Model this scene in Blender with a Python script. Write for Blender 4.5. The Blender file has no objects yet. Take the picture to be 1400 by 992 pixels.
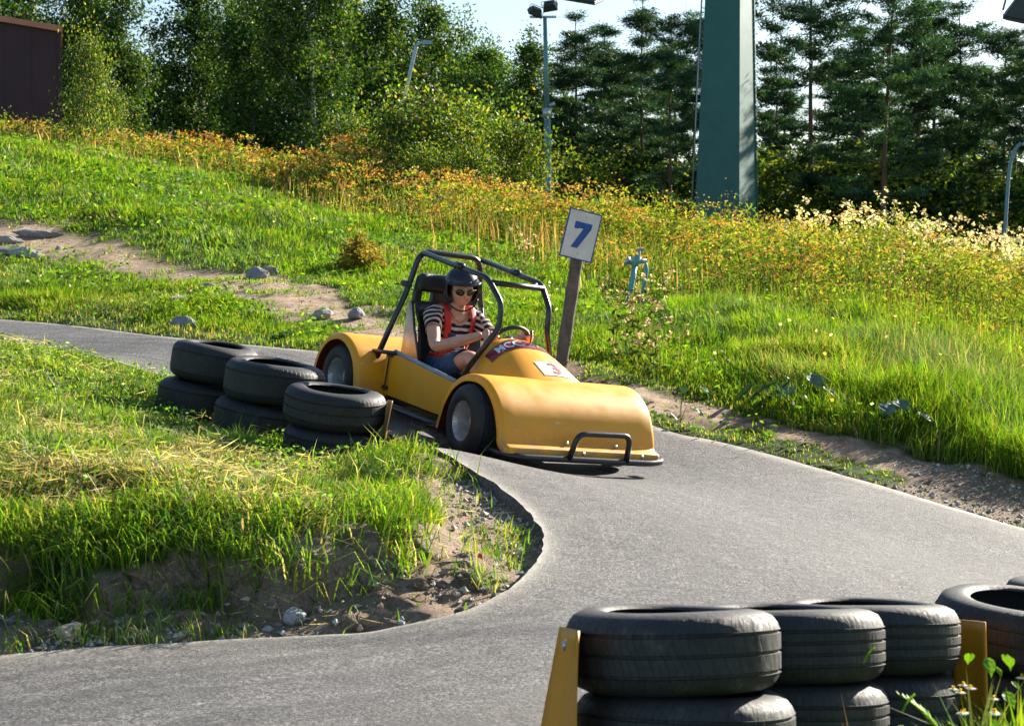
import bpy, bmesh, math, random
import numpy as np
from mathutils import Vector, Matrix, Quaternion
rng = np.random.default_rng(7)
random.seed(7)
SC = bpy.context.scene
COL = SC.collection
R = math.radians
OFF = 1.40                      # world z of the camera's eye
F_PX, CX, CY = 2400.0, 700.0, 496.0
PITCH = math.atan((CY-400.0)/F_PX)
cF = np.array([0, math.cos(PITCH), -math.sin(PITCH)]); cU = np.array([0, math.sin(PITCH), math.cos(PITCH)]); cR = np.array([1., 0, 0])
def at(px, py, d):
    "a point of the place, from where the survey sights it and its distance"
    return cF*d + cR*(px-CX)/F_PX*d + cU*(CY-py)/F_PX*d + np.array([0, 0, OFF])

# ---------------------------------------------------------------- helpers
def tag(o, label=None, cat=None, group=None, kind=None):
    if label: o['label'] = label
    if cat: o['category'] = cat
    if group: o['group'] = group
    if kind: o['kind'] = kind
    return o
def empty(name, label=None, cat=None, group=None, loc=(0,0,0), M=None):
    o = bpy.data.objects.new(name, None); COL.objects.link(o)
    o.empty_display_size = .1
    if M is not None: o.matrix_world = M
    else: o.location = loc
    return tag(o, label, cat, group)
def link(name, me, mats=None, parent=None):
    o = bpy.data.objects.new(name, me); COL.objects.link(o)
    if parent is not None: o.parent = parent
    if mats is not None:
        for m in (mats if isinstance(mats, (list, tuple)) else [mats]): me.materials.append(m)
    return o
def mesh_from(name, V, Fc, smooth=True, col=None, mi=None):
    me = bpy.data.meshes.new(name)
    if isinstance(Fc, np.ndarray):
        n, k = Fc.shape
        me.vertices.add(len(V)); me.vertices.foreach_set('co', np.asarray(V, np.float32).ravel())
        me.loops.add(n*k); me.loops.foreach_set('vertex_index', Fc.astype(np.int32).ravel())
        me.polygons.add(n); me.polygons.foreach_set('loop_start', np.arange(0, n*k, k, dtype=np.int32))
        me.update(calc_edges=True)
    else:
        me.from_pydata([tuple(map(float, v)) for v in V], [], [tuple(map(int, f)) for f in Fc]); me.update()
    me.polygons.foreach_set('use_smooth', np.full(len(me.polygons), smooth))
    if mi is not None: me.polygons.foreach_set('material_index', np.asarray(mi, np.int32))
    if col is not None: add_col(me, col)
    me.update()
    return me
def add_col(me, col, name='Col'):
    a = me.attributes.new(name, 'FLOAT_COLOR', 'POINT')
    c = np.ones((len(me.vertices), 4), np.float32); c[:, :3] = col
    a.data.foreach_set('color', c.ravel())
def obj(name, V, Fc, mats, parent=None, smooth=True, col=None, mi=None):
    return link(name, mesh_from(name, V, Fc, smooth, col, mi), mats, parent)
class MB:
    def __init__(s): s.V = []; s.F = []; s.M = []
    def add(s, V, Fc, m=0):
        o = len(s.V); s.V += [tuple(map(float, v)) for v in V]; s.F += [tuple(int(i)+o for i in f) for f in Fc]; s.M += [m]*len(Fc); return s
    def build(s, name, mats, parent=None, smooth=True):
        o = obj(name, s.V, s.F, mats, parent, smooth, mi=s.M)
        return o
def autosmooth(o, ang=35):
    me = o.data; bm = bmesh.new(); bm.from_mesh(me)
    for e in bm.edges:
        if len(e.link_faces) == 2 and e.calc_face_angle(0) > R(ang): e.smooth = False
    bm.to_mesh(me); bm.free(); return o
def bevel(o, w=.004, seg=2):
    m = o.modifiers.new('Bevel', 'BEVEL'); m.width = w; m.segments = seg; m.limit_method = 'ANGLE'; m.angle_limit = R(35); return o
def box(x0, x1, y0, y1, z0, z1):
    V = [(x, y, z) for x in (x0, x1) for y in (y0, y1) for z in (z0, z1)]
    return V, [(0,1,3,2), (4,6,7,5), (0,4,5,1), (2,3,7,6), (0,2,6,4), (1,5,7,3)]
def fillet(P, r=.05, n=5, closed=False):
    P = [np.array(p, float) for p in P]; out = [P[0]]
    for i in range(1, len(P)-1):
        a, b, c = P[i-1], P[i], P[i+1]
        u = a-b; v = c-b; lu = np.linalg.norm(u); lv = np.linalg.norm(v); t = min(r, lu*.45, lv*.45)
        s = b+u/lu*t; e = b+v/lv*t
        for k in range(n+1):
            q = k/n; out.append((1-q)**2*s+2*q*(1-q)*b+q*q*e)
    out.append(P[-1]); return out
def catmull(P, n=8):
    P = np.array(P, float); Q = np.vstack([2*P[0]-P[1], P, 2*P[-1]-P[-2]]); out = []
    for i in range(1, len(Q)-2):
        for k in range(n):
            t = k/n; a, b, c, d = Q[i-1], Q[i], Q[i+1], Q[i+2]
            out.append(.5*((2*b)+(-a+c)*t+(2*a-5*b+4*c-d)*t*t+(-a+3*b-3*c+d)*t**3))
    out.append(P[-1]); return np.array(out)
def tube(P, r, n=10, caps=True, closed=False):
    P = [np.array(p, float) for p in P]; m = len(P)
    rr = [r]*m if np.isscalar(r) else r
    V = []; Fc = []; nrm = None
    for i in range(m):
        if closed: t = P[(i+1) % m]-P[i-1]
        else: t = P[min(i+1, m-1)]-P[max(i-1, 0)]
        t = t/(np.linalg.norm(t)+1e-12)
        if nrm is None:
            a = np.array([0, 0, 1.]) if abs(t[2]) < .9 else np.array([1., 0, 0]); nrm = np.cross(t, a)
        nrm = nrm-t*np.dot(nrm, t); nrm /= np.linalg.norm(nrm); b = np.cross(t, nrm)
        for k in range(n):
            a = 2*math.pi*k/n; V.append(P[i]+rr[i]*(math.cos(a)*nrm+math.sin(a)*b))
    for i in range(m if closed else m-1):
        j = (i+1) % m
        for k in range(n): Fc.append((i*n+k, i*n+(k+1) % n, j*n+(k+1) % n, j*n+k))
    if caps and not closed: Fc.append(tuple(range(n-1, -1, -1))); Fc.append(tuple((m-1)*n+k for k in range(n)))
    return V, Fc
def lathe(prof, n=48, axis='z', closed=False):
    V = []; Fc = []; m = len(prof)
    for k in range(n):
        a = 2*math.pi*k/n; c, s = math.cos(a), math.sin(a)
        for (r, h) in prof: V.append((r*c, r*s, h) if axis == 'z' else (r*c, h, r*s))
    for k in range(n):
        k2 = (k+1) % n
        for i in range(m if closed else m-1):
            j = (i+1) % m
            Fc.append((k*m+i, k2*m+i, k2*m+j, k*m+j) if axis == 'z' else (k*m+j, k2*m+j, k2*m+i, k*m+i))
    return V, Fc
def text_geo(body, size=1., bold=0.0, shear=0.0):
    cu = bpy.data.curves.new('text', 'FONT'); cu.body = body; cu.size = size; cu.offset = bold; cu.shear = shear
    cu.align_x = 'CENTER'; cu.align_y = 'CENTER'; cu.resolution_u = 4
    o = bpy.data.objects.new('text', cu); COL.objects.link(o)
    me = bpy.data.meshes.new_from_object(o)
    bm = bmesh.new(); bm.from_mesh(me); bmesh.ops.triangulate(bm, faces=bm.faces[:])
    for _ in range(3): bmesh.ops.subdivide_edges(bm, edges=[e for e in bm.edges if e.calc_length() > .12], cuts=1)
    bmesh.ops.triangulate(bm, faces=bm.faces[:]); bm.to_mesh(me); bm.free()
    V = np.array([v.co[:] for v in me.vertices]); Fc = [tuple(p.vertices) for p in me.polygons]
    bpy.data.objects.remove(o); bpy.data.meshes.remove(me); bpy.data.curves.remove(cu)
    return V, Fc
# numpy value noise
_tab = np.random.default_rng(3).random((256, 256))
def vn(x, y, s=1.0, seed=0):
    x = np.asarray(x)/s+seed*17.3+1000; y = np.asarray(y)/s+seed*9.1+1000
    xi = np.floor(x).astype(int); yi = np.floor(y).astype(int); fx = x-xi; fy = y-yi
    fx = fx*fx*(3-2*fx); fy = fy*fy*(3-2*fy)
    t = lambda a, b: _tab[a % 256, b % 256]
    return (t(xi, yi)*(1-fx)+t(xi+1, yi)*fx)*(1-fy)+(t(xi, yi+1)*(1-fx)+t(xi+1, yi+1)*fx)*fy
def fbm(x, y, s=1.0, seed=0, oc=4):
    v = 0; a = .5; w = 0
    for i in range(oc): v = v+a*vn(x, y, s/2**i, seed+i); w += a; a *= .5
    return v/w
def sstep(a, b, x): t = np.clip((x-a)/(b-a), 0, 1); return t*t*(3-2*t)

# ---------------------------------------------------------------- materials
def nmat(name):
    m = bpy.data.materials.new(name); m.use_nodes = True; nt = m.node_tree; nt.nodes.clear()
    out = nt.nodes.new('ShaderNodeOutputMaterial'); return m, nt, out
def N(nt, t, **kw):
    n = nt.nodes.new(t)
    for k, v in kw.items():
        if k.startswith('_'): setattr(n, k[1:], v)
        else: n.inputs[k.replace('__', ' ')].default_value = v
    return n
def L(nt, a, b): nt.links.new(a, b)
def ramp(nt, fac, stops):
    r = nt.nodes.new('ShaderNodeValToRGB'); e = r.color_ramp.elements
    while len(e) > 1: e.remove(e[-1])
    e[0].position = stops[0][0]; e[0].color = (*stops[0][1], 1)
    for p, c in stops[1:]:
        q = e.new(p); q.color = (*c, 1)
    L(nt, fac, r.inputs[0]); return r
def mix(nt, f, a, b, mode='MIX'):
    m = nt.nodes.new('ShaderNodeMix'); m.data_type = 'RGBA'; m.blend_type = mode
    for s, v in ((m.inputs[0], f), (m.inputs[6], a), (m.inputs[7], b)):
        if hasattr(v, 'links') or hasattr(v, 'is_linked'): L(nt, v, s)
        else: s.default_value = v if not isinstance(v, tuple) or len(v) == 4 else (*v, 1)
    return m.outputs[2]
def noise(nt, scale, detail=4, rough=.6, co='Object', vec=None):
    tc = nt.nodes.new('ShaderNodeTexCoord'); n = N(nt, 'ShaderNodeTexNoise', Scale=scale, Detail=detail, Roughness=rough)
    L(nt, vec if vec is not None else tc.outputs[co], n.inputs['Vector']); return n.outputs['Fac']
def bump(nt, h, strength=.3, dist=.01):
    b = N(nt, 'ShaderNodeBump', Strength=strength, Distance=dist); L(nt, h, b.inputs['Height']); return b.outputs[0]
def surf(name, c1, c2=None, rough=.5, metal=0., nscale=20, bmp=.1, bdist=.003, rvar=.12, coat=0., spec=.5, lo=.35, hi=.65):
    "a principled surface whose colour wanders a little between two tones"
    m, nt, out = nmat(name); p = nt.nodes.new('ShaderNodeBsdfPrincipled')
    c2 = c2 or tuple(x*.75 for x in c1)
    nz = noise(nt, nscale, 5); r = ramp(nt, nz, [(lo, c1), (hi, c2)]); L(nt, r.outputs[0], p.inputs['Base Color'])
    n2 = noise(nt, nscale*2.7, 4); mr = N(nt, 'ShaderNodeMapRange'); mr.inputs['To Min'].default_value = max(0, rough-rvar); mr.inputs['To Max'].default_value = min(1, rough+rvar)
    L(nt, n2, mr.inputs['Value']); L(nt, mr.outputs[0], p.inputs['Roughness'])
    p.inputs['Metallic'].default_value = metal; p.inputs['Coat Weight'].default_value = coat; p.inputs['Specular IOR Level'].default_value = spec
    if bmp: L(nt, bump(nt, noise(nt, nscale*6, 3), bmp, bdist), p.inputs['Normal'])
    L(nt, p.outputs[0], out.inputs[0]); return m
def leafmat(name, trans=.45, gloss=.06, tint=(1, 1, 1), rough=.45, tt=(1.15, 1.1, .45)):
    "leaf or blade: colour from each leaf's own attribute, light passes through"
    m, nt, out = nmat(name)
    at_ = nt.nodes.new('ShaderNodeAttribute'); at_.attribute_name = 'Col'
    oi = nt.nodes.new('ShaderNodeObjectInfo')
    hv = nt.nodes.new('ShaderNodeHueSaturation'); mr = N(nt, 'ShaderNodeMapRange'); mr.inputs['To Min'].default_value = .8; mr.inputs['To Max'].default_value = 1.2
    L(nt, oi.outputs['Random'], mr.inputs['Value']); L(nt, mr.outputs[0], hv.inputs['Value']); L(nt, at_.outputs['Color'], hv.inputs['Color'])
    c = mix(nt, 1.0, hv.outputs[0], tint, 'MULTIPLY'); ct = mix(nt, 1.0, c, tt, 'MULTIPLY')
    d = nt.nodes.new('ShaderNodeBsdfDiffuse'); t = nt.nodes.new('ShaderNodeBsdfTranslucent'); g = N(nt, 'ShaderNodeBsdfGlossy', Roughness=rough)
    L(nt, c, d.inputs[0]); L(nt, ct, t.inputs[0])
    a = N(nt, 'ShaderNodeMixShader', Fac=trans); L(nt, d.outputs[0], a.inputs[1]); L(nt, t.outputs[0], a.inputs[2])
    b = N(nt, 'ShaderNodeMixShader', Fac=gloss); L(nt, a.outputs[0], b.inputs[1]); L(nt, g.outputs[0], b.inputs[2])
    L(nt, b.outputs[0], out.inputs[0]); return m

# ---------------------------------------------------------------- the kart's pose (it drives down across the slope)
def Rm(a, b, c):
    return np.array((Matrix.Rotation(a, 3, 'Z') @ Matrix.Rotation(b, 3, 'Y') @ Matrix.Rotation(c, 3, 'X')))
KR = Rm(R(-55.66), R(8.52), R(-5.44)); KT = np.array([-.693, 12.291, -.835+OFF]); WB = 1.558
KM = Matrix.Translation(Vector(KT)) @ Matrix([list(r) for r in KR]).to_4x4()
def kl(x, y, z): return KR @ np.array([x, y, z])+KT

# ---------------------------------------------------------------- terrain
def P3(px, py, d): return tuple(at(px, py, d))
def W3(x, y, z): return (x, y, z+OFF)
rd_in = [W3(-12,14.2,-.2), W3(-6.5,14.1,-.38), W3(-3.9,13.7,-.5), W3(-2.6,12.8,-.6), W3(-1.75,12.05,-.72), W3(-1.2,11.4,-.80), W3(-.72,10.75,-.88),
  P3(590,612,10.0), P3(640,640,9.6), P3(690,672,9.0), P3(728,705,8.4), P3(743,738,7.95), P3(735,768,7.6), P3(700,800,7.25), P3(640,835,6.95),
  P3(560,853,6.8), P3(450,868,6.68), P3(300,876,6.6), P3(150,885,6.5), P3(0,897,6.4), P3(-200,912,6.3), W3(-6,6.1,-1.42), W3(-12,6,-1.5)]
rd_out = [W3(-12,18.6,.15), W3(-8,17.8,-.1), P3(0,437,17), P3(240,462,14.9), P3(340,472,14.3), P3(430,480,14.0), W3(-.5,14.1,-.60),
  P3(785,522,13.6), P3(900,585,12.5), P3(1000,608,12.0), P3(1100,635,11.5), P3(1250,678,10.8), P3(1400,722,10), W3(3.5,8.8,-1.42), W3(3.3,7.9,-1.41),
  W3(2.5,7.1,-1.39), W3(1.6,6.6,-1.36), W3(.85,5.9,-1.34), W3(.36,5.1,-1.33), W3(.05,4.45,-1.33), W3(-1,4.2,-1.35), W3(-5,4.1,-1.42), W3(-12,4,-1.5)]
ctrl = rd_in[2:22]+rd_out[1:21]
for (x, y) in ((0, -.6), (0, .6), (WB, -.6), (WB, .58)): ctrl.append(tuple(kl(x, y, 0)-np.array([0, 0, .012])))
ctrl += [W3(-12,16,0.), W3(-1.03,10.3,-1.0), W3(-1.475,11.0,-.93), W3(-1.95,11.6,-.83),
  P3(0,470,13), P3(100,488,12.5), P3(210,522,12), P3(0,600,9), P3(300,628,9.3), P3(500,670,9.0), P3(640,705,8.4), P3(300,588,10.9), P3(380,612,10.4), P3(440,634,10.0),
  P3(0,738,7.15), P3(0,880,6.62), P3(300,750,7.2), P3(300,866,6.7), P3(500,772,7.2), P3(500,848,6.9), P3(620,775,7.35), P3(150,745,7.15), P3(150,873,6.65),
  P3(-200,600,8.5), P3(-200,480,12.5), P3(-200,740,7.0), P3(-200,885,6.5),
  P3(700,992,5.3), P3(300,992,5.3), P3(700,870,6.5), P3(1000,700,9.4), P3(1100,790,7.8), P3(900,760,7.9), P3(1300,760,9.0),
  W3(.5,5.0,-1.36), W3(1.0,5.4,-1.40), W3(1.6,5.6,-1.42), W3(2.4,6.2,-1.42), W3(0,1.5,-1.38), W3(4,3,-1.42), W3(6,6,-1.5), W3(9,9,-1.6), W3(-6,2,-1.45), W3(5,8.5,-1.45),
  P3(0,345,22), P3(300,400,18), P3(540,452,15.5), P3(0,250,27), P3(0,190,36), P3(400,300,24), P3(150,420,17.6), P3(430,470,14.8), P3(-250,160,36), P3(-250,300,24), P3(-250,400,19),
  P3(700,400,19), P3(640,440,16.5), P3(762,496,14.0), P3(700,330,26), P3(600,330,24), P3(470,300,27), P3(300,240,33), P3(700,330,33), P3(500,290,36),
  P3(900,420,19), P3(900,500,14.6), P3(1100,450,17), P3(1400,520,15), P3(1400,645,11.8), P3(1250,560,13), P3(1100,560,13.2), P3(1000,392,27), P3(1250,420,24), P3(1400,460,22), P3(1700,560,18), P3(1700,800,10.5),
  P3(1000,560,13.1), P3(1700,480,26), W3(14,33,-.6), W3(6,36,.2), W3(0,40,1.3), W3(-10,44,3.2), W3(-20,46,4.0), W3(22,40,-1.5),
  W3(-30,60,3.6), W3(0,60,1.2), W3(30,60,-.8), W3(-60,90,3.5), W3(60,90,-1.5), W3(0,90,.9), W3(-40,20,3.0), W3(-25,30,3.6), W3(-30,8,-.6), W3(30,15,-2), W3(20,8,-1.9), W3(-20,-5,-1.6), W3(20,-5,-1.9), W3(0,-8,-1.5)]
ctrl = np.array(ctrl)
def _phi(r2): return .5*r2*np.log(r2+1e-9)
def fit_tps(C, lam=.004):
    n = len(C); K = _phi(((C[:, None, :2]-C[None, :, :2])**2).sum(-1))+lam*np.eye(n)
    Pm = np.c_[np.ones(n), C[:, :2]]; A = np.zeros((n+3, n+3)); A[:n, :n] = K; A[:n, n:] = Pm; A[n:, :n] = Pm.T
    return np.linalg.solve(A, np.r_[C[:, 2], 0, 0, 0])
_w = fit_tps(ctrl)
def smooth_h(x, y):
    x = np.atleast_1d(np.asarray(x, float)).ravel(); y = np.atleast_1d(np.asarray(y, float)).ravel(); out = np.zeros(len(x)); n = len(ctrl)
    for s in range(0, len(x), 20000):
        xs = x[s:s+20000]; ys = y[s:s+20000]
        r2 = (xs[:, None]-ctrl[None, :, 0])**2+(ys[:, None]-ctrl[None, :, 1])**2
        out[s:s+20000] = _phi(r2) @ _w[:n]+_w[n]+_w[n+1]*xs+_w[n+2]*ys
    rr = np.hypot(x, y-20); far = sstep(60, 110, rr)
    base = OFF+1.0-.03*np.clip(x, -60, 60)
    return out*(1-far)+base*far
# road ribbon
NS, NU = 10, 64
_in = catmull(np.array(rd_in)[:, :2], NS); _out = catmull(np.array(rd_out)[:, :2], NS)
_poly = np.vstack([_in, _out[::-1]])
def in_poly(x, y, P):
    x = np.asarray(x); y = np.asarray(y); c = np.zeros(x.shape, bool); j = len(P)-1
    for i in range(len(P)):
        xi, yi = P[i]; xj, yj = P[j]
        if yi != yj: c ^= ((yi > y) != (yj > y)) & (x < (xj-xi)*(y-yi)/(yj-yi)+xi)
        j = i
    return c
def dist_line(x, y, P):
    d = np.full(np.shape(x), 1e9)
    for a, b in zip(P[:-1], P[1:]):
        ab = b-a; l = (ab**2).sum()+1e-12; t = np.clip(((x-a[0])*ab[0]+(y-a[1])*ab[1])/l, 0, 1)
        d = np.minimum(d, np.hypot(x-a[0]-t*ab[0], y-a[1]-t*ab[1]))
    return d
def hit(px, py):
    "where a sight line meets the ground"
    d = np.linspace(4, 60, 1200); P = cF[None]*d[:, None]+cR[None]*((px-CX)/F_PX*d)[:, None]+cU[None]*((CY-py)/F_PX*d)[:, None]+np.array([0, 0, OFF])
    below = P[:, 2] < smooth_h(P[:, 0], P[:, 1]); i = int(np.argmax(below)) if below.any() else -1
    return P[i]
def plan(pts): return np.array([hit(*p)[:2] for p in pts])
path_poly = plan([(-80,296),(60,308),(130,325),(200,352),(330,370),(420,388),(470,408),(530,432),(600,455),(640,480),(560,478),(470,468),(400,432),(300,404),(200,382),(100,360),(0,352),(-80,345)])
trail_poly = plan([(780,505),(850,528),(920,549),(1050,578),(1180,610),(1300,640),(1440,668),(1500,740),(1400,712),(1330,690),(1230,655),(1100,606),(1000,584),(900,558),(800,524)])
scar_poly = plan([(590,470),(700,490),(800,500),(900,555),(860,560),(780,520),(640,500)])
bank_poly = plan([(-200,805),(0,795),(60,785),(110,825),(160,810),(200,775),(290,768),(330,800),(370,815),(410,790),(440,800),(480,785),(540,795),(590,778),(622,745),(640,715),(668,690),(745,730),(745,770),(700,805),(640,838),(560,856),(450,870),(300,880),(0,900),(-200,915)])
bare_poly = plan([(1225,640),(1290,640),(1440,668),(1500,760),(1400,722),(1300,692),(1220,668)])
def masks(x, y):
    inr = in_poly(x, y, _poly); n = fbm(x, y, .5, 5)-.5; n2 = fbm(x, y, .18, 15)-.5
    def pm(P, soft=.25, bias=0.):
        i = in_poly(x, y, P); d = dist_line(x, y, np.vstack([P, P[:1]])); s = np.where(i, d, -d)
        return np.clip(.5+(s+bias+n*.7+n2*.5)/soft, 0, 1)
    return inr, pm(path_poly, .5, -.06), pm(trail_poly, .14, .05), pm(bank_poly, .15, -.02), pm(bare_poly, .2), pm(scar_poly, .4)
def ground_h(x, y, rough=True, inr=None, bank=None):
    x = np.asarray(x, float); y = np.asarray(y, float)
    z = smooth_h(x, y)
    if inr is None: inr = in_poly(x, y, _poly)
    near = (np.abs(x) < 9) & (y > 2) & (y < 22)
    d = np.full(len(z), 9.); d[near] = dist_line(x[near], y[near], _in); do = np.full(len(z), 9.); do[near] = dist_line(x[near], y[near], _out)
    off = np.where(inr, -.05, -.016+.016*sstep(0, .15, np.minimum(d, do)))
    tip = (x > -1.2) & (x < .6) & (y > 6.6) & (y < 9.6) & (~inr)
    off = np.where(tip, -.06+.07*sstep(.12, .6, d), off)
    if rough:
        cz = (x > -6.5) & (x < -.15) & (y < 8.0) & (y > 6) & (~inr) & (d < 1.1)
        if cz.any():
            xs_, ys_ = x[cz], y[cz]; zi = smooth_h(_in[:, 0], _in[:, 1]); k_ = np.argmin((xs_[:, None]-_in[None, :, 0])**2+(ys_[:, None]-_in[None, :, 1])**2, axis=1)
            c_ = .27+.26*fbm(xs_, ys_*0, .45, 201, 3)+.05*np.sin(xs_*9); f_ = (1-sstep(c_, c_+.10, d[cz]))*sstep(-.15, -.5, xs_); off = np.array(off, float)*np.ones(len(z)); off[cz] -= np.maximum(z[cz]-zi[k_]-.03, 0)*.82*f_; off[cz] += .05*sstep(c_+.02, c_+.12, d[cz])*(1-sstep(.6, 1.1, d[cz]))*sstep(-.15, -.5, xs_)
        a = np.where(inr, 0, 1.)*sstep(0, .4, np.minimum(d, do))
        off = off+a*((fbm(x, y, .9, 2)-.5)*.14+(fbm(x, y, .25, 8)-.5)*.04)
        if bank is not None:
            off = off+bank*(~inr)*((fbm(x, y, .30, 31, 3)-.5)*.13+(1-2*np.abs(fbm(x, y, .11, 35, 3)-.5)*2.2)*.030+(fbm(x, y, .05, 37, 2)-.5)*.035)*sstep(.05, .3, d)
    return z+off
# ---------------------------------------------------------------- ground sheet
def axis_pts(a, b, step, far_lo, far_hi, g=1.16):
    mid = list(np.arange(a, b+step/2, step)); lo = []; s = step; v = a
    while v > far_lo: s *= g; v -= s; lo.append(v)
    hi = []; s = step; v = mid[-1]
    while v < far_hi: s *= g; v += s; hi.append(v)
    return np.array(lo[::-1]+mid+hi)
gx = axis_pts(-5.6, 5.6, .045, -2500, 2500); gy = axis_pts(4.2, 17.5, .045, -1500, 3500); gy = np.unique(np.r_[gy, np.arange(6.5, 7.75, .0225)])
X, Y = np.meshgrid(gx, gy, indexing='ij'); xf, yf = X.ravel(), Y.ravel()
close = (np.abs(xf) < 60) & (yf > -20) & (yf < 70)
INR = np.zeros(len(xf), bool); PA = np.zeros(len(xf)); TR = PA.copy(); BK = PA.copy(); BR = PA.copy(); SCR = PA.copy()
INR[close], PA[close], TR[close], BK[close], BR[close], SCR[close] = masks(xf[close], yf[close])
Z = np.full(len(xf), OFF+1.0)
Z[close] = ground_h(xf[close], yf[close], True, INR[close], BK[close])
m_ = ~close; Z[m_] = smooth_h(xf[m_], yf[m_])
nx, ny = len(gx), len(gy); ii, jj = np.meshgrid(np.arange(nx-1), np.arange(ny-1), indexing='ij'); q = (ii*ny+jj).ravel()
Fq = np.stack([q, q+ny, q+ny+1, q+1], 1)
tipm = (xf > -1.4) & (xf < .5) & (yf > 6.3) & (yf < 9.8); dt = np.full(len(xf), 9.); dt[tipm] = dist_line(xf[tipm], yf[tipm], _in); BK = np.maximum(BK, np.where(tipm & ~INR, sstep(.85, .65, dt), 0))
dirt = np.maximum.reduce([PA, TR, BK, BR, SCR*.8])
bf = BK*(~INR)*(xf < .4)*(yf < 8.2)
nb1 = fbm(xf*1.0, Z*1.6+yf*.3, .16, 210, 4)-.5; nb2 = fbm(xf*1.3+Z*.8, Z*2.4, .06, 220, 3)-.5
sl_ = sstep(.02, .10, np.maximum(0, Z-(smooth_h(xf, yf)-.30))) if 0 else 1
yf = yf-bf*(nb1*.16+nb2*.07); xf = xf+bf*(nb2*.05); Z = Z+bf*nb2*.03
gme = mesh_from('ground', np.c_[xf, yf, Z], Fq, True, np.c_[dirt, np.maximum(BR, BK*.6), PA])
def ground_mat():
    m, nt, out = nmat('soil_and_turf'); p = nt.nodes.new('ShaderNodeBsdfPrincipled'); p.inputs['Roughness'].default_value = .95; p.inputs['Specular IOR Level'].default_value = .15
    a = nt.nodes.new('ShaderNodeAttribute'); a.attribute_name = 'Col'; s = nt.nodes.new('ShaderNodeSeparateColor'); L(nt, a.outputs['Color'], s.inputs[0])
    n1 = noise(nt, 3, 6); turf = ramp(nt, n1, [(.3, (.035, .065, .010)), (.55, (.07, .11, .02)), (.75, (.12, .13, .04))])
    n2 = noise(nt, 9, 8, .7); soil = ramp(nt, n2, [(.30, (.34, .19, .11)), (.46, (.58, .40, .27)), (.62, (.72, .58, .45))])
    n3 = noise(nt, 60, 4, .7); peb = ramp(nt, n3, [(.35, (.20, .14, .10)), (.55, (.42, .33, .25)), (.72, (.58, .52, .45))])
    soil2 = mix(nt, s.outputs[1], soil.outputs[0], peb.outputs[0]); c = mix(nt, s.outputs[0], turf.outputs[0], soil2); L(nt, c, p.inputs['Base Color'])
    vo = N(nt, 'ShaderNodeTexVoronoi', Scale=16.); vo.feature = 'DISTANCE_TO_EDGE'; tcv = nt.nodes.new('ShaderNodeTexCoord'); nzv = N(nt, 'ShaderNodeTexNoise', Scale=7., Detail=5.); L(nt, tcv.outputs['Object'], nzv.inputs['Vector'])
    vm = N(nt, 'ShaderNodeVectorMath', _operation='ADD'); L(nt, tcv.outputs['Object'], vm.inputs[0]); L(nt, nzv.outputs['Color'], vm.inputs[1]); L(nt, vm.outputs[0], vo.inputs['Vector'])
    cr = ramp(nt, vo.outputs['Distance'], [(.0, (0,)*3), (.07, (1,)*3)]); c_old = c; hh = N(nt, 'ShaderNodeMath', _operation='MULTIPLY_ADD'); L(nt, cr.outputs[0], hh.inputs[0]); hh.inputs[1].default_value = .5; L(nt, noise(nt, 30, 9, .8), hh.inputs[2])
    b1 = bump(nt, hh.outputs[0], 1.0, .045); L(nt, b1, p.inputs['Normal']); L(nt, p.outputs[0], out.inputs[0]); return m
tag(link('ground', gme, ground_mat()), 'sloping hillside of soil, worn dirt path and turf', kind='structure')

# ---------------------------------------------------------------- road: a slab with its own edge
nst = len(_in); u = np.linspace(0, 1, NU+1)
PX = _in[:, None, :]*(1-u)[None, :, None]+_out[:, None, :]*u[None, :, None]
rz = smooth_h(PX[..., 0].ravel(), PX[..., 1].ravel()).reshape(nst, NU+1)+.004
wob = (fbm(PX[..., 0], PX[..., 1], 1.2, 50)-.5)*.02; rz = rz+wob*np.minimum(1, np.minimum(u, 1-u)*8)[None]
# ragged edges
for side, k in ((0, 0), (1, NU)):
    e = PX[:, k]; nb = PX[:, 1 if k == 0 else NU-1]; dr = nb-e; dr /= np.linalg.norm(dr, axis=1)[:, None]
    PX[:, k] = e+dr*((fbm(e[:, 0], e[:, 1], .35, 77, 3)-.5)*.10+(fbm(e[:, 0], e[:, 1], .07, 79, 2)-.5)*.035)[:, None]
V = np.concatenate([PX.reshape(-1, 2), rz.reshape(-1, 1)], 1)
a_, b_ = np.meshgrid(np.arange(nst-1), np.arange(NU), indexing='ij'); q = (a_*(NU+1)+b_).ravel(); Fr = np.stack([q, q+1, q+NU+2, q+NU+1], 1)
acr = np.tile(u, nst); arc = np.repeat(np.r_[0, np.cumsum(np.linalg.norm(np.diff((_in+_out)/2, axis=0), axis=1))], NU+1)
wid = np.repeat(np.linalg.norm(_out-_in, axis=1), NU+1); base_n = len(V)
Vs = []; Fs = []
for k in (0, NU):
    o0_ = base_n+len(Vs)
    for i in range(nst): Vs.append(tuple(V[i*(NU+1)+k]))
    o = base_n+len(Vs); 
    for i in range(nst): v = V[i*(NU+1)+k]; dr = (PX[i, k]-PX[i, 1 if k == 0 else NU-1]); dr = dr/np.linalg.norm(dr); Vs.append((v[0]+dr[0]*.03, v[1]+dr[1]*.03, v[2]-.11))
    for i in range(nst-1):
        f = (o0_+i, o0_+i+1, o+i+1, o+i); Fs.append(f if k == 0 else f[::-1])
V2 = np.vstack([V, Vs]); Fa = np.vstack([Fr, Fs])
edge_d = np.minimum(acr, 1-acr)*wid
cdat = np.zeros((len(V2), 3)); cdat[:base_n, 0] = np.where(acr > .5, 1.25*np.exp(-(edge_d/.06)**2), np.exp(-edge_d/.05)); cdat[base_n:, 0] = 0; cdat[:base_n, 1] = acr; cdat[:base_n, 2] = np.exp(-edge_d/.35)
rme = mesh_from('road', V2, Fa, True, cdat)
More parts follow.
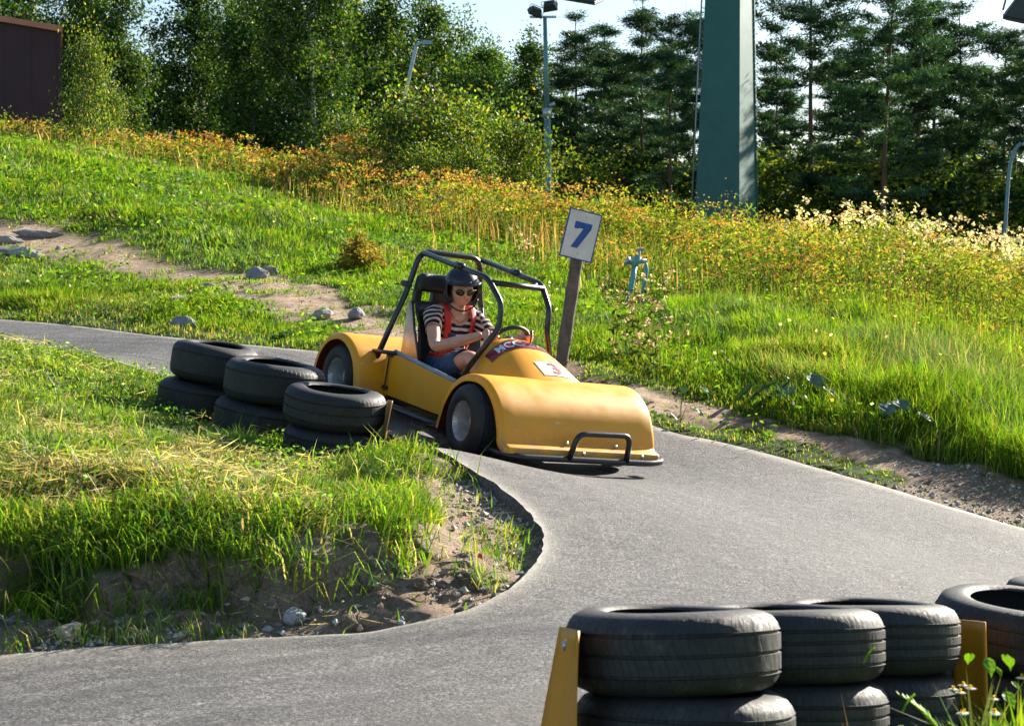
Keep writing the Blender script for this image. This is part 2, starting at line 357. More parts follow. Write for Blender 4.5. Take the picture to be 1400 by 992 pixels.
uvl = rme.attributes.new('track', 'FLOAT_VECTOR', 'POINT'); tv = np.zeros((len(V2), 3), np.float32); tv[:base_n, 0] = arc; tv[:base_n, 1] = acr*wid; uvl.data.foreach_set('vector', tv.ravel())
def asphalt():
    m, nt, out = nmat('asphalt'); p = nt.nodes.new('ShaderNodeBsdfPrincipled'); p.inputs['Specular IOR Level'].default_value = .35
    fine = noise(nt, 75, 5, .85); mid = noise(nt, 14, 7, .75); big = noise(nt, 1.1, 5, .6)
    c = ramp(nt, fine, [(.36, (.014, .015, .018)), (.5, (.084, .085, .091)), (.60, (.26, .26, .264))])
    c2 = mix(nt, .75, c.outputs[0], ramp(nt, mid, [(.34, (.5, .49, .49)), (.62, (1.25, 1.23, 1.2))]).outputs[0], 'MULTIPLY')
    at_ = nt.nodes.new('ShaderNodeAttribute'); at_.attribute_name = 'track'; mp = N(nt, 'ShaderNodeMapping'); mp.inputs['Scale'].default_value = (.5, 7, 1); L(nt, at_.outputs['Vector'], mp.inputs['Vector'])
    st = noise(nt, 1.0, 6, .6, vec=mp.outputs[0]); c3 = mix(nt, .8, c2, ramp(nt, st, [(.36, (.48, .48, .50)), (.6, (1.22, 1.2, 1.17))]).outputs[0], 'MULTIPLY')
    c4 = mix(nt, .8, c3, ramp(nt, big, [(.35, (.78, .78, .78)), (.65, (1.15, 1.14, 1.12))]).outputs[0], 'MULTIPLY')
    vo = N(nt, 'ShaderNodeTexVoronoi', Scale=.75); vo.feature = 'DISTANCE_TO_EDGE'; tcv = nt.nodes.new('ShaderNodeTexCoord'); nzv = N(nt, 'ShaderNodeTexNoise', Scale=2.2, Detail=6.); L(nt, tcv.outputs['Object'], nzv.inputs['Vector'])
    vm = N(nt, 'ShaderNodeVectorMath', _operation='ADD'); L(nt, tcv.outputs['Object'], vm.inputs[0]); L(nt, nzv.outputs['Color'], vm.inputs[1]); L(nt, vm.outputs[0], vo.inputs['Vector'])
    ck = ramp(nt, vo.outputs['Distance'], [(0, (1,)*3), (.006, (0,)*3)]); cm = N(nt, 'ShaderNodeMath', _operation='MULTIPLY'); L(nt, ck.outputs[0], cm.inputs[0]); L(nt, ramp(nt, big, [(.5, (0,)*3), (.58, (.75,)*3)]).outputs[0], cm.inputs[1])
    c4 = mix(nt, cm.outputs[0], c4, (.03, .03, .03))
    a = nt.nodes.new('ShaderNodeAttribute'); a.attribute_name = 'Col'; s = nt.nodes.new('ShaderNodeSeparateColor'); L(nt, a.outputs['Color'], s.inputs[0])
    en = N(nt, 'ShaderNodeMath', _operation='MULTIPLY'); L(nt, s.outputs[0], en.inputs[0]); L(nt, ramp(nt, noise(nt, 9, 5), [(.3, (.6,)*3), (.5, (1,)*3)]).outputs[0], en.inputs[1])
    c5 = mix(nt, en.outputs[0], c4, (.52, .49, .42)); 
    du = N(nt, 'ShaderNodeMath', _operation='MULTIPLY'); L(nt, s.outputs[2], du.inputs[0]); L(nt, ramp(nt, noise(nt, 5, 6, .7), [(.4, (0,)*3), (.7, (.8,)*3)]).outputs[0], du.inputs[1])
    c6 = mix(nt, du.outputs[0], c5, (.27, .24, .20)); L(nt, c6, p.inputs['Base Color'])
    L(nt, ramp(nt, st, [(.3, (.62,)*3), (.7, (.85,)*3)]).outputs[0], p.inputs['Roughness'])
    ad = N(nt, 'ShaderNodeMath', _operation='ADD'); L(nt, fine, ad.inputs[0]); L(nt, mid, ad.inputs[1])
    L(nt, bump(nt, ad.outputs[0], .8, .012), p.inputs['Normal']); L(nt, p.outputs[0], out.inputs[0]); return m
tag(link('road', rme, asphalt()), 'grey asphalt kart track curving round the grass island', kind='structure')

# ---------------------------------------------------------------- camera, sun and sky
cam = bpy.data.cameras.new('camera'); cam.sensor_width = 36; cam.lens = F_PX/1400*36; cam.clip_start = .1; cam.clip_end = 8000
cam.dof.use_dof = True; cam.dof.focus_distance = 10.9; cam.dof.aperture_fstop = 9
co = bpy.data.objects.new('camera', cam); COL.objects.link(co); co.location = (0, 0, OFF); co.rotation_euler = (math.pi/2-PITCH, 0, 0); SC.camera = co
SUN_AZ, SUN_EL = 43.0, 24.0       # clockwise from +Y
sd = Vector((math.sin(R(SUN_AZ))*math.cos(R(SUN_EL)), math.cos(R(SUN_AZ))*math.cos(R(SUN_EL)), math.sin(R(SUN_EL))))
sl = bpy.data.lights.new('sun', 'SUN'); sl.energy = 5.0; sl.angle = R(.5); sl.color = (1, .92, .79)
so = bpy.data.objects.new('sun', sl); COL.objects.link(so); so.rotation_euler = (-sd).to_track_quat('-Z', 'Y').to_euler(); so.location = sd*50
w = bpy.data.worlds.new('World'); SC.world = w; w.use_nodes = True; nt = w.node_tree; nt.nodes.clear()
sk = nt.nodes.new('ShaderNodeTexSky'); sk.sky_type = 'NISHITA'; sk.sun_disc = False; sk.sun_elevation = R(SUN_EL); sk.sun_rotation = R(SUN_AZ); sk.air_density = 1.0; sk.dust_density = .6; sk.ozone_density = 1.5
bg = nt.nodes.new('ShaderNodeBackground'); bg.inputs[1].default_value = .058; wo = nt.nodes.new('ShaderNodeOutputWorld'); nt.links.new(sk.outputs[0], bg.inputs[0]); nt.links.new(bg.outputs[0], wo.inputs[0])
SC.view_settings.view_transform = 'Standard'; SC.view_settings.look = 'None'; SC.view_settings.exposure = 1.65; SC.view_settings.gamma = 1; SC.view_settings.use_curve_mapping = False
SC.cycles.max_bounces = 6; SC.cycles.transparent_max_bounces = 6; SC.cycles.caustics_reflective = False; SC.cycles.caustics_refractive = False
# ---------------------------------------------------------------- materials of the objects
M_yel = surf('yellow_plastic', (.86, .37, .006), (.76, .30, .008), rough=.42, nscale=5, bmp=.04, bdist=.002, rvar=.14, coat=.06, lo=.25, hi=.8)
def yel_scuff():
    m, nt, out = nmat('scuffed_yellow_plastic'); p = nt.nodes.new('ShaderNodeBsdfPrincipled')
    a = ramp(nt, noise(nt, 3.5, 5), [(.3, (.90, .385, .005)), (.7, (.82, .335, .006))]); tc = nt.nodes.new('ShaderNodeTexCoord'); mp = N(nt, 'ShaderNodeMapping'); mp.inputs['Scale'].default_value = (60, 7, 22); mp.inputs['Rotation'].default_value = (.3, .5, .2)
    L(nt, tc.outputs['Object'], mp.inputs['Vector']); sc = noise(nt, 1.0, 3, .5, vec=mp.outputs[0]); mk = ramp(nt, sc, [(.66, (0,)*3), (.70, (.6,)*3)])
    c = mix(nt, mk.outputs[0], a.outputs[0], (.82, .60, .30)); dn = ramp(nt, noise(nt, 9, 7, .7), [(.56, (0,)*3), (.75, (.35,)*3)]); c = mix(nt, dn.outputs[0], c, (.34, .22, .10))
    sz_ = nt.nodes.new('ShaderNodeSeparateXYZ'); L(nt, tc.outputs['Object'], sz_.inputs[0]); zr_ = ramp(nt, sz_.outputs[2], [(.13, (1,)*3), (.27, (0,)*3)]); dm_ = N(nt, 'ShaderNodeMath', _operation='MULTIPLY'); L(nt, zr_.outputs[0], dm_.inputs[0]); L(nt, ramp(nt, noise(nt, 16, 7, .75), [(.38, (0,)*3), (.6, (.75,)*3)]).outputs[0], dm_.inputs[1]); c = mix(nt, dm_.outputs[0], c, (.30, .21, .13))
    rb_ = ramp(nt, noise(nt, 2.3, 8, .75), [(.60, (0,)*3), (.66, (.5,)*3)]); c = mix(nt, rb_.outputs[0], c, (.50, .22, .03))
    L(nt, c, p.inputs['Base Color']); L(nt, ramp(nt, noise(nt, 8, 6), [(.3, (.34,)*3), (.7, (.55,)*3)]).outputs[0], p.inputs['Roughness'])
    L(nt, bump(nt, noise(nt, 2.5, 2), .08, .02), p.inputs['Normal']); L(nt, p.outputs[0], out.inputs[0]); return m
M_body = yel_scuff()
M_red_in = surf('red_brown_underside', (.25, .035, .015), (.12, .02, .012), rough=.7)
M_blk = surf('black_painted_steel', (.012, .014, .018), (.02, .022, .026), rough=.33, nscale=30, bmp=.05, coat=.25)
M_plas = surf('black_moulded_plastic', (.018, .022, .028), (.03, .034, .04), rough=.45, nscale=30, bmp=.15)
M_rub = None
def rubber(name, c1, c2, dust, grooves=0, lat=0.0, latn=80, skew=3.0, R0=.3):
    "tyre rubber: dust in patches; fine sipes cut across the tread as relief"
    m, nt, out = nmat(name); p = nt.nodes.new('ShaderNodeBsdfPrincipled'); p.inputs['Specular IOR Level'].default_value = .45
    tc = nt.nodes.new('ShaderNodeTexCoord'); oi = nt.nodes.new('ShaderNodeObjectInfo')
    va = N(nt, 'ShaderNodeVectorMath', _operation='ADD'); L(nt, tc.outputs['Object'], va.inputs[0]); L(nt, oi.outputs['Random'], va.inputs[1])
    n = noise(nt, 7, 7, .7, vec=va.outputs[0]); c = ramp(nt, n, [(.35, c1), (.6, c2), (.78, dust)]); L(nt, c.outputs[0], p.inputs['Base Color'])
    n2 = noise(nt, 60, 5, .7, vec=va.outputs[0]); L(nt, ramp(nt, n2, [(.3, (.5,)*3), (.7, (.8,)*3)]).outputs[0], p.inputs['Roughness'])
    h = n2
    if lat > 0:
        sp = nt.nodes.new('ShaderNodeSeparateXYZ'); L(nt, tc.outputs['Object'], sp.inputs[0])
        at2 = N(nt, 'ShaderNodeMath', _operation='ARCTAN2'); L(nt, sp.outputs[1], at2.inputs[0]); L(nt, sp.outputs[0], at2.inputs[1])
        mu = N(nt, 'ShaderNodeMath', _operation='MULTIPLY'); L(nt, at2.outputs[0], mu.inputs[0]); mu.inputs[1].default_value = latn
        sk_ = N(nt, 'ShaderNodeMath', _operation='MULTIPLY'); L(nt, sp.outputs[2], sk_.inputs[0]); sk_.inputs[1].default_value = skew*14
        sk2 = N(nt, 'ShaderNodeMath', _operation='SINE'); L(nt, sk_.outputs[0], sk2.inputs[0]); sk3 = N(nt, 'ShaderNodeMath', _operation='MULTIPLY'); L(nt, sk2.outputs[0], sk3.inputs[0]); sk3.inputs[1].default_value = 2.6
        ad = N(nt, 'ShaderNodeMath', _operation='ADD'); L(nt, mu.outputs[0], ad.inputs[0]); L(nt, sk3.outputs[0], ad.inputs[1])
        si = N(nt, 'ShaderNodeMath', _operation='SINE'); L(nt, ad.outputs[0], si.inputs[0])
        rm = ramp(nt, si.outputs[0], [(0.0, (0,)*3), (.18, (1,)*3)]); 
        # only on the tread
        ln = N(nt, 'ShaderNodeVectorMath', _operation='LENGTH'); cb = N(nt, 'ShaderNodeCombineXYZ'); L(nt, sp.outputs[0], cb.inputs[0]); L(nt, sp.outputs[1], cb.inputs[1]); L(nt, cb.outputs[0], ln.inputs[0])
        gt = N(nt, 'ShaderNodeMath', _operation='GREATER_THAN'); L(nt, ln.outputs['Value'], gt.inputs[0]); gt.inputs[1].default_value = R0*.94
        mm = mix(nt, gt.outputs[0], (1., 1., 1.), rm.outputs[0]); wr = ramp(nt, noise(nt, 3, 4, vec=va.outputs[0]), [(.3, (lat*.35,)*3), (.6, (lat,)*3)])
        m3 = mix(nt, wr.outputs[0], (1., 1., 1.), mm); h = mix(nt, .12, m3, n2, 'MULTIPLY')
        L(nt, bump(nt, h, 1.0, .014), p.inputs['Normal'])
    else: L(nt, bump(nt, h, .4, .002), p.inputs['Normal'])
    L(nt, p.outputs[0], out.inputs[0]); return m
M_tyA = rubber('worn_rubber', (.014, .016, .018), (.024, .025, .026), (.055, .052, .045), lat=.5, latn=70, skew=1.0)
M_tyB = rubber('dusty_rubber', (.018, .019, .021), (.036, .036, .035), (.14, .13, .105), lat=1., latn=46, skew=2.2)
M_tyC = rubber('dusty_ribbed_rubber', (.018, .019, .021), (.036, .036, .035), (.15, .14, .115), lat=.8, latn=90, skew=.6)
M_ktyre = rubber('kart_rubber', (.016, .017, .019), (.026, .026, .027), (.05, .045, .04))
M_rim = surf('grey_steel_rim', (.60, .60, .58), (.42, .42, .41), rough=.35, metal=.5, nscale=25)
M_alu = surf('brushed_aluminium', (.62, .60, .56), (.45, .43, .39), rough=.4, metal=.85, nscale=14, bmp=.1)
M_grey = surf('grey_painted_rail', (.34, .38, .40), (.24, .27, .29), rough=.4, nscale=20)
M_white = surf('white_sign_paint', (.74, .75, .74), (.62, .63, .61), rough=.4, nscale=9, coat=.1, bmp=.03)
M_blue = surf('blue_sign_paint', (.012, .075, .33), (.02, .09, .36), rough=.4, bmp=.02)
M_wood = surf('weathered_grey_wood', (.19, .15, .115), (.095, .075, .058), rough=.85, nscale=12, bmp=.6, bdist=.01)
M_org = surf('orange_plastic_sheet', (.70, .30, .015), (.60, .25, .015), rough=.45, nscale=7, bmp=.08)

# ---------------------------------------------------------------- loose tyres
def tyre_mesh(name, Ro=.31, w=.225, rim=.195, grooves=3, shape=1.0, seed=0):
    hw = w/2; sh = .035*shape; g = .006; pr = []
    # outer skin from the lower bead up over the tread to the upper bead, then the hollow inside
    pr += [(rim, -hw+.012), (rim+.008, -hw+.004), (rim+.03, -hw-.002), (rim+.05, -hw+.001), (Ro-sh-.012, -hw+.004), (Ro-.022*shape, -hw+.016), (Ro-.010, -hw+.034), (Ro-.003, -hw+.052)]
    zs = np.linspace(-hw+.055, hw-.055, grooves*6+1); c = np.linspace(-hw+.058, hw-.058, grooves) if grooves > 1 else [0]
    for z in np.linspace(-hw+.056, hw-.056, 3): pass
    pts = []
    for gc in c: pts += [(gc-.0055, 0), (gc-.0038, 1), (gc+.0038, 1), (gc+.0055, 0)]
    for z, d in pts: pr.append((Ro-(g+.003 if d else 0)-.06*(z/ hw)**2*.02, z))
    pr += [(Ro-.003, hw-.052), (Ro-.010, hw-.034), (Ro-.022*shape, hw-.016), (Ro-sh-.012, hw-.004), (rim+.05, hw-.001), (rim+.03, hw+.002), (rim+.008, hw-.004), (rim, hw-.012)]
    pr += [(rim+.012, hw-.022), (rim+.05, hw-.020), (Ro-.03, hw-.035), (Ro-.022, 0), (Ro-.03, -hw+.035), (rim+.05, -hw+.020), (rim+.012, -hw+.022)]
    V, Fc = lathe(pr, 96, closed=True); V = np.array(V)
    r_ = np.random.default_rng(seed); th = np.arctan2(V[:, 1], V[:, 0]); k = 1+.012*np.sin(2*th+r_.random()*6)+.006*np.sin(3*th+r_.random()*6); V[:, :2] *= k[:, None]
    V[:, 2] += .004*np.sin(th*2+r_.random()*6)
    me = mesh_from(name, V, Fc, True)
    bm = bmesh.new(); bm.from_mesh(me)
    for e in bm.edges:
        if len(e.link_faces) == 2 and e.calc_face_angle(0) > R(40): e.smooth = False
    bm.to_mesh(me); bm.free(); return me
def place_tyre(me, mat, loc, axis, spin, label, group):
    o = bpy.data.objects.new('tyre', me); COL.objects.link(o)
    if not me.materials: me.materials.append(mat)
    q = Vector(axis).normalized().to_track_quat('Z', 'Y'); o.rotation_mode = 'QUATERNION'; o.rotation_quaternion = q @ Quaternion((0, 0, 1), spin); o.location = loc
    return tag(o, label, 'tyre', group)
tF1 = tyre_mesh('tyre', .31, .226, .19, 3, 1.1, 1); tF1.materials.append(M_tyB)
tF2 = tyre_mesh('tyre', .308, .218, .195, 4, 1.0, 2); tF2.materials.append(M_tyC)
tF3 = tyre_mesh('tyre', .31, .22, .185, 3, .9, 3); tF3.materials.append(M_tyA)
gF = 'tyres of the barrier at the near edge of the track'
def stack(c, ax, sizes, labels, group, h=None, jit=None):
    "c: centre of the topmost tyre's upper face; tyres pile up along the axis below it"
    ax = Vector(ax).normalized(); p = Vector(c)
    for k, (me, wd) in enumerate(sizes):
        ctr = p-ax*(wd/2); j = Vector(jit[k]) if jit else Vector((0, 0, 0))
        place_tyre(me, None, ctr+j, ax+Vector((0.01*(k % 2), -.008*k, 0)), random.random()*6, labels[k], group); p = p-ax*(wd+.001)
axf = (.0, .125, 1)
stack(at(919, 832, 5.03), axf, [(tF1, .226), (tF1, .226), (tF1, .226)], ['broad dusty tyre on top of the stack right beside the orange end panel', 'tyre under the top one beside the orange end panel, sticking out to the right', 'lowest tyre of the stack beside the orange end panel'], gF, jit=[(0, 0, 0), (.032, -.01, 0), (.02, 0, 0)])
stack(at(1071, 830, 5.46), axf, [(tF2, .218), (tF2, .218), (tF2, .218)], ['top tyre of the middle stack of the near barrier, with four fine grooves', 'middle stack tyre of the near barrier, under the four-grooved top one', 'lowest tyre of the middle stack of the near barrier'], gF, jit=[(0, 0, 0), (.006, 0, 0), (0, 0, 0)])
stack(at(1182, 823, 5.82), (.01, .11, 1), [(tF2, .218), (tF3, .22), (tF3, .22)], ['top tyre of the third stack from the orange end panel, half in sunlight', 'shaded tyre under the top one of the third stack, behind the leafy plant', 'lowest tyre of the third stack from the orange end panel'], gF, jit=[(0, 0, 0), (-.01, 0, 0), (0, 0, 0)])
tF4 = tyre_mesh('tyre', .355, .22, .235, 3, .9, 4); tF4.materials.append(M_tyA)
stack(at(1419, 822, 6.25), (.10, -.02, 1), [(tF4, .22), (tF4, .22)], ['large tyre tilted towards the track at the right edge, its open hollow showing', 'dark tyre under the large tilted one at the right edge'], gF)
stack(at(1478, 797, 7.4), (.05, .0, 1), [(tF3, .22), (tF3, .22), (tF3, .22)], ['tyre just showing behind the large tilted tyre at the right edge', 'hidden middle tyre of the stack behind the large tilted tyre', 'hidden lowest tyre of the stack behind the large tilted tyre'], gF)
gL = 'tyres of the barrier on the grass island'
tL1 = tyre_mesh('tyre', .285, .25, .165, 2, 1.3, 11); tL1.materials.append(M_tyA)
tL2 = tyre_mesh('tyre', .315, .245, .185, 2, 1.2, 12); tL2.materials.append(M_tyA)
tL3 = tyre_mesh('tyre', .297, .225, .175, 3, 1.1, 13); tL3.materials.append(M_tyA)
axl = (.17, -.13, 1)
stack(at(297, 470, 11.6), (.16, -.045, 1), [(tL1, .25), (tL1, .25)], ['smooth black tyre on top of the stack farthest from the kart', 'tyre at the bottom of the stack farthest from the kart'], gL, jit=[(0, 0, 0), (-.055, 0, 0)])
stack(at(379, 495, 10.95), (.15, -.055, 1), [(tL2, .245), (tL2, .245)], ['large black tyre on top of the middle stack of the three on the grass island', 'tyre at the bottom of the middle stack on the grass island, sunk in grass'], gL, jit=[(0, 0, 0), (-.03, 0, 0)])
stack(at(461, 531, 10.3), (.13, -.075, 1), [(tL3, .225), (tL3, .225)], ['black tyre on top of the stack nearest the kart front wheel', 'tyre at the bottom of the stack nearest the kart front wheel, behind grass'], gL, jit=[(0, 0, 0), (.012, 0, 0)])

# end panels: sheets bent round the end of a row of tyres
def end_panel(name, label, P0, P1, P2, P3_, M, thick=.006, curl=.05, grp=None):
    "P0 top left, P1 top right, P2 bottom right, P3 bottom left"
    P0, P1, P2, P3_ = [np.array(p) for p in (P0, P1, P2, P3_)]; n = np.cross(P1-P0, P3_-P0); n /= np.linalg.norm(n); nu, nv = 8, 12; V = []
    for j in range(nv+1):
        for i in range(nu+1):
            a, b = i/nu, j/nv; p = (P0*(1-a)+P1*a)*(1-b)+(P3_*(1-a)+P2*a)*b; V.append(p+n*curl*math.sin(a*math.pi)*.5)
    Fc = [(j*(nu+1)+i, j*(nu+1)+i+1, (j+1)*(nu+1)+i+1, (j+1)*(nu+1)+i) for j in range(nv) for i in range(nu)]
    root = empty(name, label, 'barrier panel', grp, loc=(P3_+P2)/2); c0 = np.array(root.location)
    o = obj('panel_sheet', np.array(V)-c0, Fc, M, root); s = o.modifiers.new('Solidify', 'SOLIDIFY'); s.thickness = thick; s.offset = 0
    return root, n, c0
def bolt(parent, p, n, r=.012, name='bolt'):
    V, Fc = lathe([(0, .006), (r*.5, .0062), (r*.62, .004), (r*.62, .0022), (r, .002), (r*1.02, 0), (r, -.004)], 16); V = np.array(V); q = Vector(n).to_track_quat('Z', 'Y')
    V = np.array([q @ Vector(v) for v in V])+np.array(p); o = obj(name, V, Fc, M_alu, parent); return o
rt, n, c0 = end_panel('barrier_panel', 'orange end panel with a bolt at the left end of the near tyres', at(766, 856, 4.98), at(789, 862, 4.74), at(786, 1090, 4.72), at(722, 1090, 5.02), M_org)
pb = at(777, 882, 4.83)-c0; bolt(rt, pb-n*.012 if n[1] > 0 else pb+n*.012, -n if n[1] > 0 else n, .016)
rt, n, c0 = end_panel('barrier_panel', 'orange panel in shade between the third stack and the large tilted tyre', at(1302, 846, 5.92), at(1347, 850, 5.80), at(1352, 1030, 5.78), at(1302, 1030, 5.9), M_org, curl=.03)

# panel at the end of the island tyres, seen edge on
rt, n, c0 = end_panel('barrier_panel', 'thin orange panel seen edge on at the kart side of the island tyres', at(531, 546, 10.55), at(536, 548, 10.2), at(526, 600, 10.12), at(518, 602, 10.5), M_org, curl=.02)

# ---------------------------------------------------------------- kart
kart = empty('go_kart', 'yellow kart with black roll cage and number 3 on its nose, leaning down the bend', 'go-kart', M=KM)
M_lip = M_body
def cowl(name, prof, y0, y1, roll=.035, parent=kart, inner=.012):
    prof = catmull(prof, 4); m = len(prof); T = np.gradient(prof, axis=0); T /= np.linalg.norm(T, axis=1)[:, None]; nn = np.c_[-T[:, 1], T[:, 0]]   # outward normal for a path over the top
    if nn[m//2, 1] < 0: nn = -nn
    st = []; k = 6
    for i in range(k+1): a = (1-i/k)*math.pi/2; st.append((y0+roll*(1-math.sin(a)) if 0 else y0+roll-roll*math.sin(a), -roll*(1-math.cos(a))))
    for t in np.linspace(0, 1, 15)[1:-1]: st.append((y0+roll+(y1-y0-2*roll)*t, 0))
    for i in range(k+1): a = i/k*math.pi/2; st.append((y1-roll+roll*math.sin(a), -roll*(1-math.cos(a))))
    mb = MB()
    for sgn, off in ((1, 0), (-1, -inner)):
        V = []
        for (y, o) in st:
            yy = y if off == 0 else min(max(y, y0+inner*.2), y1-inner*.2)
            for i in range(m):
                c = prof[i]+nn[i]*(o+off); V.append((c[0], yy, c[1]))
        Fc = [(a*m+i, a*m+i+1, (a+1)*m+i+1, (a+1)*m+i) if sgn < 0 else (a*m+i, (a+1)*m+i, (a+1)*m+i+1, a*m+i+1) for a in range(len(st)-1) for i in range(m-1)]
        mb.add(V, Fc, 0 if sgn > 0 else 1)
    q = len(st)*m; e = [(0, i) for i in range(m)]
    for i in range(m-1): mb.F.append((i, i+1, q+i+1, q+i)); mb.M.append(0); a = (len(st)-1)*m; mb.F.append((a+i+1, a+i, q+a+i, q+a+i+1)); mb.M.append(0)
    for a in range(len(st)-1): mb.F.append((a*m, q+a*m, q+(a+1)*m, (a+1)*m)); mb.M.append(0); b = m-1; mb.F.append(((a+1)*m+b, q+(a+1)*m+b, q+a*m+b, a*m+b)); mb.M.append(0)
    o = mb.build(name, [M_body, M_red_in], parent); autosmooth(o, 50); return o
xf0 = WB
fprof = [(xf0-.36, .13), (xf0-.345, .20), (xf0-.32, .30), (xf0-.25, .415), (xf0-.14, .495), (xf0-.01, .525), (xf0+.11, .515), (xf0+.21, .465), (xf0+.29, .39), (xf0+.345, .30), (xf0+.375, .225), (xf0+.385, .195), (xf0+.43, .178), (xf0+.445, .165), (xf0+.447, .135)]
fc = cowl('front_cowl', fprof, -.60, .60)
rprof = [(-.36, .15), (-.345, .24), (-.30, .36), (-.20, .46), (-.07, .505), (.04, .50), (.14, .455), (.22, .38), (.27, .28), (.29, .20), (.295, .14)]
rc = cowl('rear_cowl', rprof, -.66, .66)
# small bolts on the front skirt
for (y, z, dx) in ((-.12, .205, .0), (-.02, .155, .05), (.44, .155, .05), (.26, .20, 0)):
    bolt(fc, (xf0+.387+dx+.012, y, z), (1, 0, .2), .012)
# nose hood
xs = [1.05, 1.10, 1.2, 1.30, 1.40, 1.50, 1.58, 1.66, 1.74]; tp = [.704, .706, .690, .656, .616, .574, .540, .495, .45]; hwid = [.30, .31, .33, .345, .355, .36, .36, .35, .32]
def hoodS(x, ph, off=0.):
    t = np.interp(x, xs, tp); hw = np.interp(x, xs, hwid); zb = .30; y = hw*np.sign(np.sin(ph))*abs(np.sin(ph))**.85; z = zb+(t-zb)*abs(np.cos(ph))**.8
    return np.array([x+off*.35, y*(1+off/hw), z+off*max(0, np.cos(ph))])
mb = MB(); nphi = 36; xx = catmull(np.array([xs, xs]).T, 4)[:, 0]; V = []
for x in xx:
    for k in range(nphi+1): V.append(hoodS(x, -math.pi/2+math.pi*k/nphi))
Fc = [(a*(nphi+1)+i, (a+1)*(nphi+1)+i, (a+1)*(nphi+1)+i+1, a*(nphi+1)+i+1) for a in range(len(xx)-1) for i in range(nphi)]
mb.add(V, Fc); hood = mb.build('nose_hood', [M_body], kart); s = hood.modifiers.new('Solidify', 'SOLIDIFY'); s.thickness = .012; s.offset = -1
def hoodmap(V2, x_of_v, ph_of_u, off): return np.array([hoodS(x_of_v(v), ph_of_u(u_), off) for u_, v in V2])
def sheet_on_hood(name, x0, x1, p0, p1, off, mat, parent, nu=24, nv=8, shr=0.):
    V = [hoodS(x0+(x1-x0)*j/nv+shr*(i/nu), p0+(p1-p0)*i/nu, off) for j in range(nv+1) for i in range(nu+1)]
    Fc = [(j*(nu+1)+i, (j+1)*(nu+1)+i, (j+1)*(nu+1)+i+1, j*(nu+1)+i+1) for j in range(nv) for i in range(nu)]; return obj(name, V, Fc, mat, parent)
M_ban = surf('dark_red_sticker', (.20, .012, .018), (.26, .02, .025), rough=.35, bmp=0, coat=.3)
M_bant = surf('white_sticker_letters', (.62, .74, .82), (.72, .78, .80), rough=.4, bmp=0); M_banf = surf('faded_sticker_letters', (.62, .32, .30), (.5, .2, .18), rough=.4, bmp=0)
M_stk = surf('white_number_sticker', (.78, .78, .76), (.70, .70, .68), rough=.35, bmp=0, coat=.3); M_num = surf('red_sticker_number', (.62, .06, .035), (.55, .12, .07), rough=.4, bmp=0)
bx0, bx1, bp0, bp1 = 1.13, 1.25, R(-50), R(48)
ban = sheet_on_hood('banner_decal', bx0, bx1, bp0, bp1, .003, M_ban, hood)
def put_text(t, cx_, cph, size, off, mat, parent, name, wx=1.0, bold=.0, shear=0.):
    V, Fc = text_geo(t, 1.0, bold, shear); hwv = .36
    P = [hoodS(cx_-v[1]*size*1.15, cph+v[0]*size*wx/hwv, off) for v in V]; return obj(name, P, Fc, mat, parent, smooth=False)
put_text('MCC', 1.197, R(-20), .094, .007, M_bant, ban, 'lettering', 1.08, .022, .0)
put_text('AC', 1.197, R(21), .092, .006, M_banf, ban, 'faded_lettering', 1.15, .01, .0)
num = sheet_on_hood('number_sticker', 1.405, 1.55, R(-8), R(21), .003, M_stk, hood, 10, 6)
put_text('3', 1.478, R(7), .135, .006, M_num, num, 'number', 1.1, .015)
# key lever on top of the hood
V, Fc = tube([hoodS(1.13, R(12)), hoodS(1.13, R(12))+np.array([0, 0, .085])], .005, 8); obj('kill_switch_lever', V, Fc, M_blk, kart)

# chassis, floor and side panels
mb = MB(); mb.add(*box(-.3, 1.9, -.36, .36, .10, .125)); obj_ = mb.build('floor_pan', [M_blk], kart, False)
for s in (-1, 1):
    mb = MB(); y = s*.455
    out = [(.27, .18), (.27, .445), (.34, .455), (1.12, .40), (1.225, .385), (1.225, .20), (1.16, .165), (.34, .165)]
    V = [(x, y, z) for x, z in out]+[(x, y-s*.014, z) for x, z in out]; n_ = len(out)
    Fc = [tuple(range(n_)) if s < 0 else tuple(range(n_-1, -1, -1)), tuple(range(2*n_-1, n_-1, -1)) if s < 0 else tuple(range(n_, 2*n_))]+[((i+1) % n_, i, n_+i, n_+(i+1) % n_) if s < 0 else (i, (i+1) % n_, n_+(i+1) % n_, n_+i) for i in range(n_)]
    mb.add(V, Fc); sp_ = mb.build('side_panel', [M_yel], kart, False); bevel(sp_, .004)
    V, Fc = tube([(.36, y-s*.012, .462), (1.12, y-s*.012, .408)], .016, 8); obj('side_rail', V, Fc, M_grey, sp_)
    mb = MB(); mb.add(*box(.30, .36, y+s*.004, y+s*.014, .20, .225)); mb.add(*box(.30, .36, y+s*.004, y+s*.014, .42, .445)); mb.add(*tube([(.33, y+s*.012, .19), (.33, y+s*.012, .45)], .006, 6)); mb.build('hinge', [M_blk], sp_, False)
    V, Fc = tube(fillet([(.30, s*.40, .14), (.36, s*.52, .115), (1.08, s*.52, .115), (1.16, s*.40, .14)], .08), .019, 10); obj('nerf_bar', V, Fc, M_blk, kart)
    V, Fc = tube([(.17, s*.50, .43), (.40, s*.46, .455)], .014, 8); obj('bracket', V, Fc, M_blk, kart)
